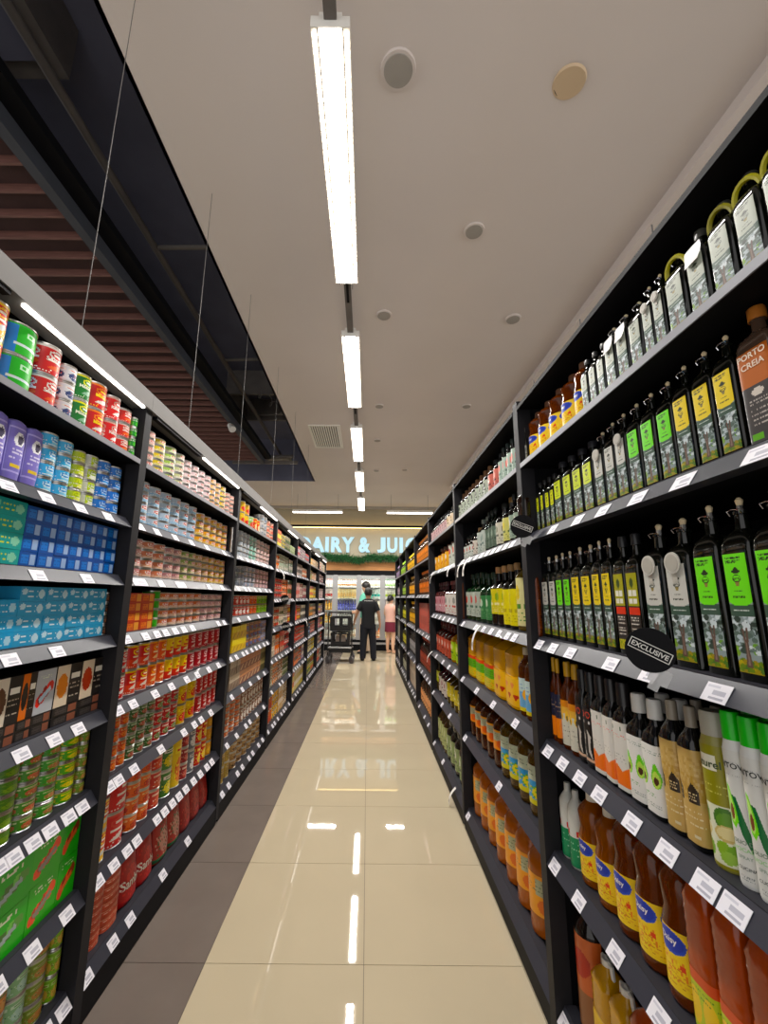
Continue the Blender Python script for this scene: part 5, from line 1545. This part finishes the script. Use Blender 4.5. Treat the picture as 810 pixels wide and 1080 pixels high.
M['skin'] = material('skin', '#b98a6c', rough=.55)
M['skin2'] = material('fair_skin', '#d9ac8e', rough=.55)
M['hair'] = material('black_hair', '#15110f', rough=.4, noise=.2, nscale=60, stretch=(1, 1, .1))
M['tblack'] = material('black_cotton', '#17181c', rough=.85, bump=.3, bscale=200)
M['navyc'] = material('dark_navy_cotton', '#191c26', rough=.85, bump=.3, bscale=180)
M['teal'] = material('teal_cotton', '#5fae96', rough=.85)
M['beigec'] = material('beige_cotton', '#c9b39a', rough=.85)
M['maroon'] = material('maroon_cotton', '#6a1a2e', rough=.85)
M['pinkc'] = material('pale_pink_cotton', '#d8a898', rough=.85)
M['shoe'] = material('black_shoe', '#141414', rough=.5)

def person(loc, H, rz, label, skin, top, bottom, pose, shoes='shoe', skirt=None, sleeve=True, group=None):
    e = empty('person', loc, rz, label, 'person', group)
    S = lambda x, y, z: (x * H, y * H, z * H)
    P = pose
    nodes, edges, idx = [], [], {}
    def N(k, p, r, par=None):
        idx[k] = len(nodes)
        nodes.append((S(*p), tuple(q * H for q in r) if isinstance(r, tuple) else r * H))
        if par is not None:
            edges.append((idx[par], idx[k]))
    lean = P.get('lean', 0.0)
    N('pelvis', (0, 0, .52), (.082, .062))
    N('spine', (0, lean * .3, .62), (.075, .055), 'pelvis')
    N('chest', (0, lean * .7, .73), (.088, .058), 'spine')
    N('collar', (0, lean, .80), (.07, .045), 'chest')
    N('neck', (0, lean + .004, .84), (.03, .03), 'collar')
    N('jaw', (0, lean + .012, .872), (.040, .042), 'neck')
    N('skull', (0, lean + .008, .925), (.048, .056), 'jaw')
    N('crown', (0, lean + .004, .962), (.034, .040), 'skull')
    N('nose', (0, lean + .068, .905), .008, 'skull')
    for s_, sd in ((-1, 'l'), (1, 'r')):
        N('ear' + sd, (s_ * .052, lean, .905), .009, 'skull')
        el, wr, hd = P[sd + 'arm']
        N('sh' + sd, (s_ * .10, lean, .772), .029, 'collar')
        N('el' + sd, el, .026, 'sh' + sd)
        N('wr' + sd, wr, .017, 'el' + sd)
        N('pa' + sd, hd, (.022, .014), 'wr' + sd)
        dv = Vector(hd) - Vector(wr)
        dv.normalize()
        sidev = Vector((0, 1, 0)) if abs(dv.y) < .8 else Vector((0, 0, 1))
        for fi in range(4):
            off = sidev * (.016 - .0105 * fi)
            L = (.036, .042, .040, .032)[fi]
            k1 = Vector(hd) + off + dv * L * .55
            k2 = Vector(hd) + off + dv * L + Vector((-s_ * .006, .0, 0))
            N('f%d%s' % (fi, sd), tuple(k1), .0055, 'pa' + sd)
            N('g%d%s' % (fi, sd), tuple(k2), .0045, 'f%d%s' % (fi, sd))
        tb = Vector(wr) * .45 + Vector(hd) * .55 + sidev * .03 + dv * .015
        N('th' + sd, tuple(tb), .006, 'pa' + sd)
        kn, an, to = P[sd + 'leg']
        N('hip' + sd, (s_ * .048, 0, .49), .062, 'pelvis')
        N('kn' + sd, kn, .040, 'hip' + sd)
        N('cf' + sd, tuple((Vector(kn) * .6 + Vector(an) * .4) + Vector((0, -.008, 0))), .036, 'kn' + sd)
        N('an' + sd, an, .022, 'cf' + sd)
        N('to' + sd, to, (.024, .016), 'an' + sd)
    skinned('body', nodes, edges, skin, e)
    def yl(z): return lean * max(0, min(1, (z - .55) / .25))
    tor = [(.45, .099, .074), (.52, .096, .072), (.60, .090, .066), (.68, .098, .069), (.75, .110, .072), (.785, .114, .066), (.812, .088, .054), (.836, .044, .040)]
    if skirt: tor[0] = (.53, .096, .072)
    mbs = MB()
    n = 24
    v, f = [], []
    tor = [t for i, t in enumerate(tor) if i == 0 or t[0] > tor[i - 1][0]]
    for z, rx, ry in tor:
        v += [(x * H, (y + yl(z)) * H, z * H) for x, y in ring(rx, ry, 2.3, n)]
    for i in range(len(tor) - 1):
        for k in range(n):
            f.append((i * n + k, i * n + (k + 1) % n, (i + 1) * n + (k + 1) % n, (i + 1) * n + k))
    mbs.add(v, f, top, smooth=True)
    if sleeve:
        for s_, sd in ((-1, 'l'), (1, 'r')):
            a, b = Vector((s_ * .075 * H, lean * H, .782 * H)), Vector(nodes[idx['el' + sd]][0])
            mbs.tube([a, a.lerp(b, .4), a.lerp(b, .82)], [.050 * H, .046 * H, .040 * H], top, n=14, caps=False)
    mbs.obj('shirt', e)
    if skirt:
        sec = [(H * skirt, .105 * H, .085 * H, 2), (H * .50, .100 * H, .078 * H, 2), (H * .57, .082 * H, .064 * H, 2)]
        loft(sec, 20, bottom).obj('shorts', e)
    else:
        mbt = loft([(H * z, rx * H, ry * H, 2.3) for z, rx, ry in ((.43, .088, .066), (.47, .094, .070), (.52, .093, .069), (.57, .086, .063))], 24, bottom)
        for s_, sd in ((-1, 'l'), (1, 'r')):
            kn, an, to = (Vector(q) * H for q in P[sd + 'leg'])
            hp = Vector((s_ * .046 * H, 0, .48 * H))
            mbt.tube([hp, hp.lerp(kn, .5), kn, kn.lerp(an, .5), an + Vector((0, 0, -.012 * H))], [.064 * H, .058 * H, .049 * H, .045 * H, .040 * H], bottom, n=14)
        mbt.obj('trousers', e)
    for sd in 'lr':
        an, to = Vector(nodes[idx['an' + sd]][0]), Vector(nodes[idx['to' + sd]][0])
        hl = an + (an - to).normalized() * .012 * H
        skinned('shoe', [((hl.x, hl.y, .022 * H), (.03 * H, .024 * H)), (((an.x + to.x) / 2, (an.y + to.y) / 2, .022 * H), (.031 * H, .022 * H)), ((to.x, to.y, .018 * H), (.026 * H, .016 * H))], [(0, 1), (1, 2)], shoes, e)
    # hair: a cap over the back and top of the skull
    hb = MB()
    v, f = [], []
    nu, nv = 16, 8
    for j in range(nv + 1):
        ph = math.pi * .62 * j / nv
        for i in range(nu):
            th = 2 * math.pi * i / nu
            back = .5 - .5 * math.sin(th)         # 1 towards -Y (back of the head)
            ph2 = ph * (.72 + .36 * back)
            v.append(((.058 * math.sin(ph2) * math.cos(th)) * H, (lean + .004 + .068 * math.sin(ph2) * math.sin(th)) * H, (.918 + .078 * math.cos(ph2)) * H))
    for j in range(nv):
        for i in range(nu):
            f.append((j * nu + i, (j + 1) * nu + i, (j + 1) * nu + (i + 1) % nu, j * nu + (i + 1) % nu))
    hb.add(v, f, 'hair', smooth=True)
    hb.obj('hair', e)
    return e, None

stand = {'larm': ((-.15, -.005, .65), (-.19, .05, .53), (-.20, .075, .485)), 'rarm': ((.145, -.01, .64), (.165, .02, .50), (.168, .03, .455)),
         'lleg': ((-.062, .012, .28), (-.07, -.005, .045), (-.085, .09, .018)), 'rleg': ((.066, .01, .28), (.078, -.005, .045), (.09, .085, .018))}
e, sh = person((.02, 9.28, 0), 1.53, 0, 'person in black t-shirt and dark trousers seen from behind, beside the trolley', 'skin', 'tblack', 'navyc', stand)
mb = MB()
for i in range(11):
    x = -.085 + i * .017
    mb.box(x, -.001, 0, x + .011, .0, .016 - (.004 if i % 3 == 1 else 0), 'white')
o = mb.obj('back_print', e, (.0, -.118, 1.225))
st2 = {'larm': ((-.145, .01, .65), (-.15, .09, .56), (-.14, .13, .56)), 'rarm': ((.145, .01, .65), (.15, .08, .55), (.14, .12, .54)),
       'lleg': ((-.062, .012, .28), (-.075, -.005, .045), (-.085, .09, .018)), 'rleg': ((.06, .01, .28), (.062, -.005, .045), (.07, .085, .018))}
person((-.03, 10.45, 0), 1.70, 1.1, 'person in teal top and beige trousers half hidden before the chiller', 'skin2', 'teal', 'beigec', st2)
st3 = {'larm': ((-.135, .02, .66), (-.11, .10, .58), (-.09, .14, .57)), 'rarm': ((.14, .03, .66), (.13, .13, .62), (.11, .17, .63)),
       'lleg': ((-.055, .012, .28), (-.055, -.005, .045), (-.06, .09, .018)), 'rleg': ((.06, .01, .28), (.062, -.005, .045), (.07, .085, .018))}
person((.56, 10.55, 0), 1.38, -.7, 'person in pale pink top and maroon shorts at the chiller by the oil shelves', 'skin2', 'pinkc', 'maroon', st3, shoes='skin2', skirt=.36, sleeve=False)

# ================================================================== trolley
tr = empty('shopping_trolley', (-.55, 9.15, 0), 0, 'black two-basket shopping trolley on castors beside the can shelves', 'trolley')
M['tplastic'] = material('black_trolley_plastic', '#1b1b1d', rough=.4)
M['castor'] = material('grey_rubber', '#5d595b', rough=.6)
def basket(z0, z1, x0, x1, y0, y1, nm):
    b = empty(nm, (0, 0, 0)); b.parent = tr
    MB().box(x0, y0, z0, x1, y1, z0 + .015, 'tplastic').obj('floor', b)
    MB().box(x0 - .01, y0 - .01, z1 - .03, x1 + .01, y0 + .01, z1, 'tplastic').box(x0 - .01, y1 - .01, z1 - .03, x1 + .01, y1 + .01, z1, 'tplastic').box(x0 - .01, y0 + .01, z1 - .03, x0 + .01, y1 - .01, z1, 'tplastic').box(x1 - .01, y0 + .01, z1 - .03, x1 + .01, y1 - .01, z1, 'tplastic').obj('rim', b)
    zm = z1 - .03
    for y in (y0, y1):            # panels with two openings
        pn = MB().box(x0, y - .004, z0, x1, y + .004, z0 + (zm - z0) * .35, 'tplastic')
        w = (x1 - x0)
        for u0, u1 in ((0, .14), (.45, .55), (.86, 1)):
            pn.box(x0 + w * u0, y - .004, z0 + (zm - z0) * .35, x0 + w * u1, y + .004, zm, 'tplastic')
        pn.obj('side_panel', b)
    for x in (x0, x1):
        pn = MB().box(x - .004, y0, z0, x + .004, y1, z0 + (zm - z0) * .5, 'tplastic')
        for i in range(5):
            y = y0 + (y1 - y0) * i / 4
            pn.box(x - .004, y - .02, z0 + (zm - z0) * .5, x + .004, y + .02, zm, 'tplastic')
        pn.obj('end_panel', b)
    return b
basket(.62, .90, -.21, .21, -.2, .3, 'upper_basket')
basket(.34, .58, -.19, .19, -.16, .28, 'lower_basket')
for x in (-.24, .24):
    MB().tube([(x, -.24, .14), (x, -.22, .93), (x * .95, -.30, 1.0)], .013, 'tplastic').obj('side_post', tr)
    MB().tube([(x, -.24, .30), (x, .36, .26)], .012, 'alum').obj('side_rail', tr)
    MB().tube([(x, .36, .26), (x, .34, .14)], .012, 'tplastic').obj('front_post', tr)
MB().box(-.22, -.22, .20, .22, .32, .27, 'tplastic').obj('lower_tray', tr)
MB().tube([(-.24, -.24, .30), (.24, -.24, .30)], .016, 'alum').obj('cross_bar', tr)
MB().tube([(-.23, -.30, 1.0), (.23, -.30, 1.0)], .016, 'tplastic').obj('push_handle', tr)
for x, y in ((-.24, -.24), (.24, -.24), (-.24, .34), (.24, .34)):
    c = MB().box(x - .024, y - .03, .06, x - .02, y + .02, .15, 'castor').box(x + .02, y - .03, .06, x + .024, y + .02, .15, 'castor').box(x - .024, y - .03, .135, x + .024, y + .02, .15, 'castor').obj('castor_fork', tr)
    MB().tube([(x - .014, y - .01 - .012, .066), (x + .014, y - .01 + .012, .066)], .066, 'castor', n=18).obj('wheel', c)
# basket goods: a carton in the lower basket
o = MB().box(-.1, -.05, 0, .1, .1, .16, 'matte', lin('#b8a89c')).obj('carton', None, (-.55, 9.15, .356)); tag(o, 'plain pale carton inside the lower trolley basket', 'carton')

# ================================================================== shelf talkers
def talker(x, y, z, r, label, roll, nrm):
    e = empty('round_shelf_sign', (x, y, z), 0, label, 'shelf sign', 'round EXCLUSIVE shelf signs')
    q = Vector(nrm).normalized().to_track_quat('Y', 'Z').to_matrix().to_4x4()    # local +Y -> normal
    m = Matrix.Translation((x, y, z)) @ q @ Matrix.Rotation(math.pi, 4, 'Z') @ Matrix.Rotation(roll, 4, 'Y')
    e.matrix_world = m          # local -Y now faces the viewer
    MB().tube([(0, 0, 0), (0, .002, 0)], [r, r], 'black', n=32).obj('disc', e)
    fr = MB()
    w, h, t = r * .86, r * .24, r * .035
    for a, b, c, d in ((-w, -h, w, -h + t), (-w, h - t, w, h), (-w, -h, -w + t, h), (w - t, -h, w, h)):
        fr.box(a, -.0012, b, c, -.0002, d, 'white')
    fr.obj('printed_frame', e)
    v, f, tw = text2d('EXCLUSIVE')
    k = 2 * w * .88 / tw
    MB().add([(px * k, -.0008, (py - .5) * min(k, h * 1.1)) for px, py in v], f, 'white').obj('lettering', e)
    M.setdefault('clear', material('clear_plastic', '#e6e6e6', rough=.1, trans=.6))
    MB().box(r * .35, .001, -r * 1.25, r * 1.15, .003, -r * .55, 'clear').box(r * .5, .001, -r * 1.6, r * .9, .004, -r * 1.2, 'clear').obj('clear_holder', e)
    return e
zt = RA[2] + .02
yd = along(686, XR - .035, zt + .045)
talker(XR - .035, yd, zt + .052, .0415, 'round black EXCLUSIVE sign clipped before the green bottles', .47, (-.52, -.85, .0))
yd = along(551, XR - .03, RA[1] + .05)
talker(XR - .03, yd, RA[1] + .05, .041, 'round black EXCLUSIVE sign at the first oil-side post', .45, (-.45, -.89, 0))
for n_, (px, zz) in enumerate(((300.5, LB[2] + .03), (301, LB[3] + .03))):
    yd = along(px, XL + .03, zz)
    talker(XL + .03, yd, zz, .042, 'round black EXCLUSIVE sign on the can side, %s of two' % ['upper', 'lower'][n_], -.2, (.3, -.95, 0))

def strip(side, px, z, L, w, label, bend=.05):
    X0 = XL if side == 'L' else XR
    s = -1 if side == 'L' else 1
    y = along(px, X0 - s * .01, z)
    v = []
    for i in range(9):
        t = i / 8
        x = X0 - s * (-.006 + bend * math.sin(t * 1.6))
        v += [(x, y - w / 2 - .02 * t, z - L * t * (.6 + .4 * t)), (x, y + w / 2 - .02 * t, z - L * t * (.6 + .4 * t))]
    f = [(2 * i, 2 * i + 1, 2 * i + 3, 2 * i + 2) for i in range(8)]
    e = empty('hanging_price_strip', (0, 0, 0), 0, label, 'price strip', 'curled price strips on the shelf edges')
    MB().add(v, f, 'white', smooth=True).obj('paper', e)
    i = 6
    a, b, c, d = (Vector(v[k]) for k in (2 * i, 2 * i + 1, 2 * i + 3, 2 * i + 2))
    off = Vector((-s * .0008, -.0004, 0))
    MB().add([a.lerp(b, .2) + off, a.lerp(b, .8) + off, d.lerp(c, .8) + off, d.lerp(c, .2) + off], [(0, 1, 2, 3)], 'greyp').obj('print', e)
strip('R', 487, RA[1] + .03, .11, .035, 'curled white price strip on the second oil shelf by the post')
strip('R', 493, RA[1] + .03, .11, .035, 'second curled white price strip beside the post strip')
strip('R', 476, RA[1] + .03, .09, .04, 'curled white strip just past the second oil-side post')
strip('R', 457, RA[1] + .02, .1, .03, 'narrow curled white strip in the third oil bay')
strip('R', 503, RA[2] + .03, .12, .03, 'curled white strip hanging before the golden oil jugs')
strip('R', 454, RA[3] + .03, .09, .03, 'curled white strip low in the third oil bay')
strip('R', 478, RA[5] + .03, .09, .03, 'white strip hanging below the bottom shelf rail')
strip('L', 297, LB[1] + .03, .1, .05, 'curled white strip in the fourth can bay')
strip('L', 322, LB[3] + .03, .09, .05, 'curled white strip in the fifth can bay')
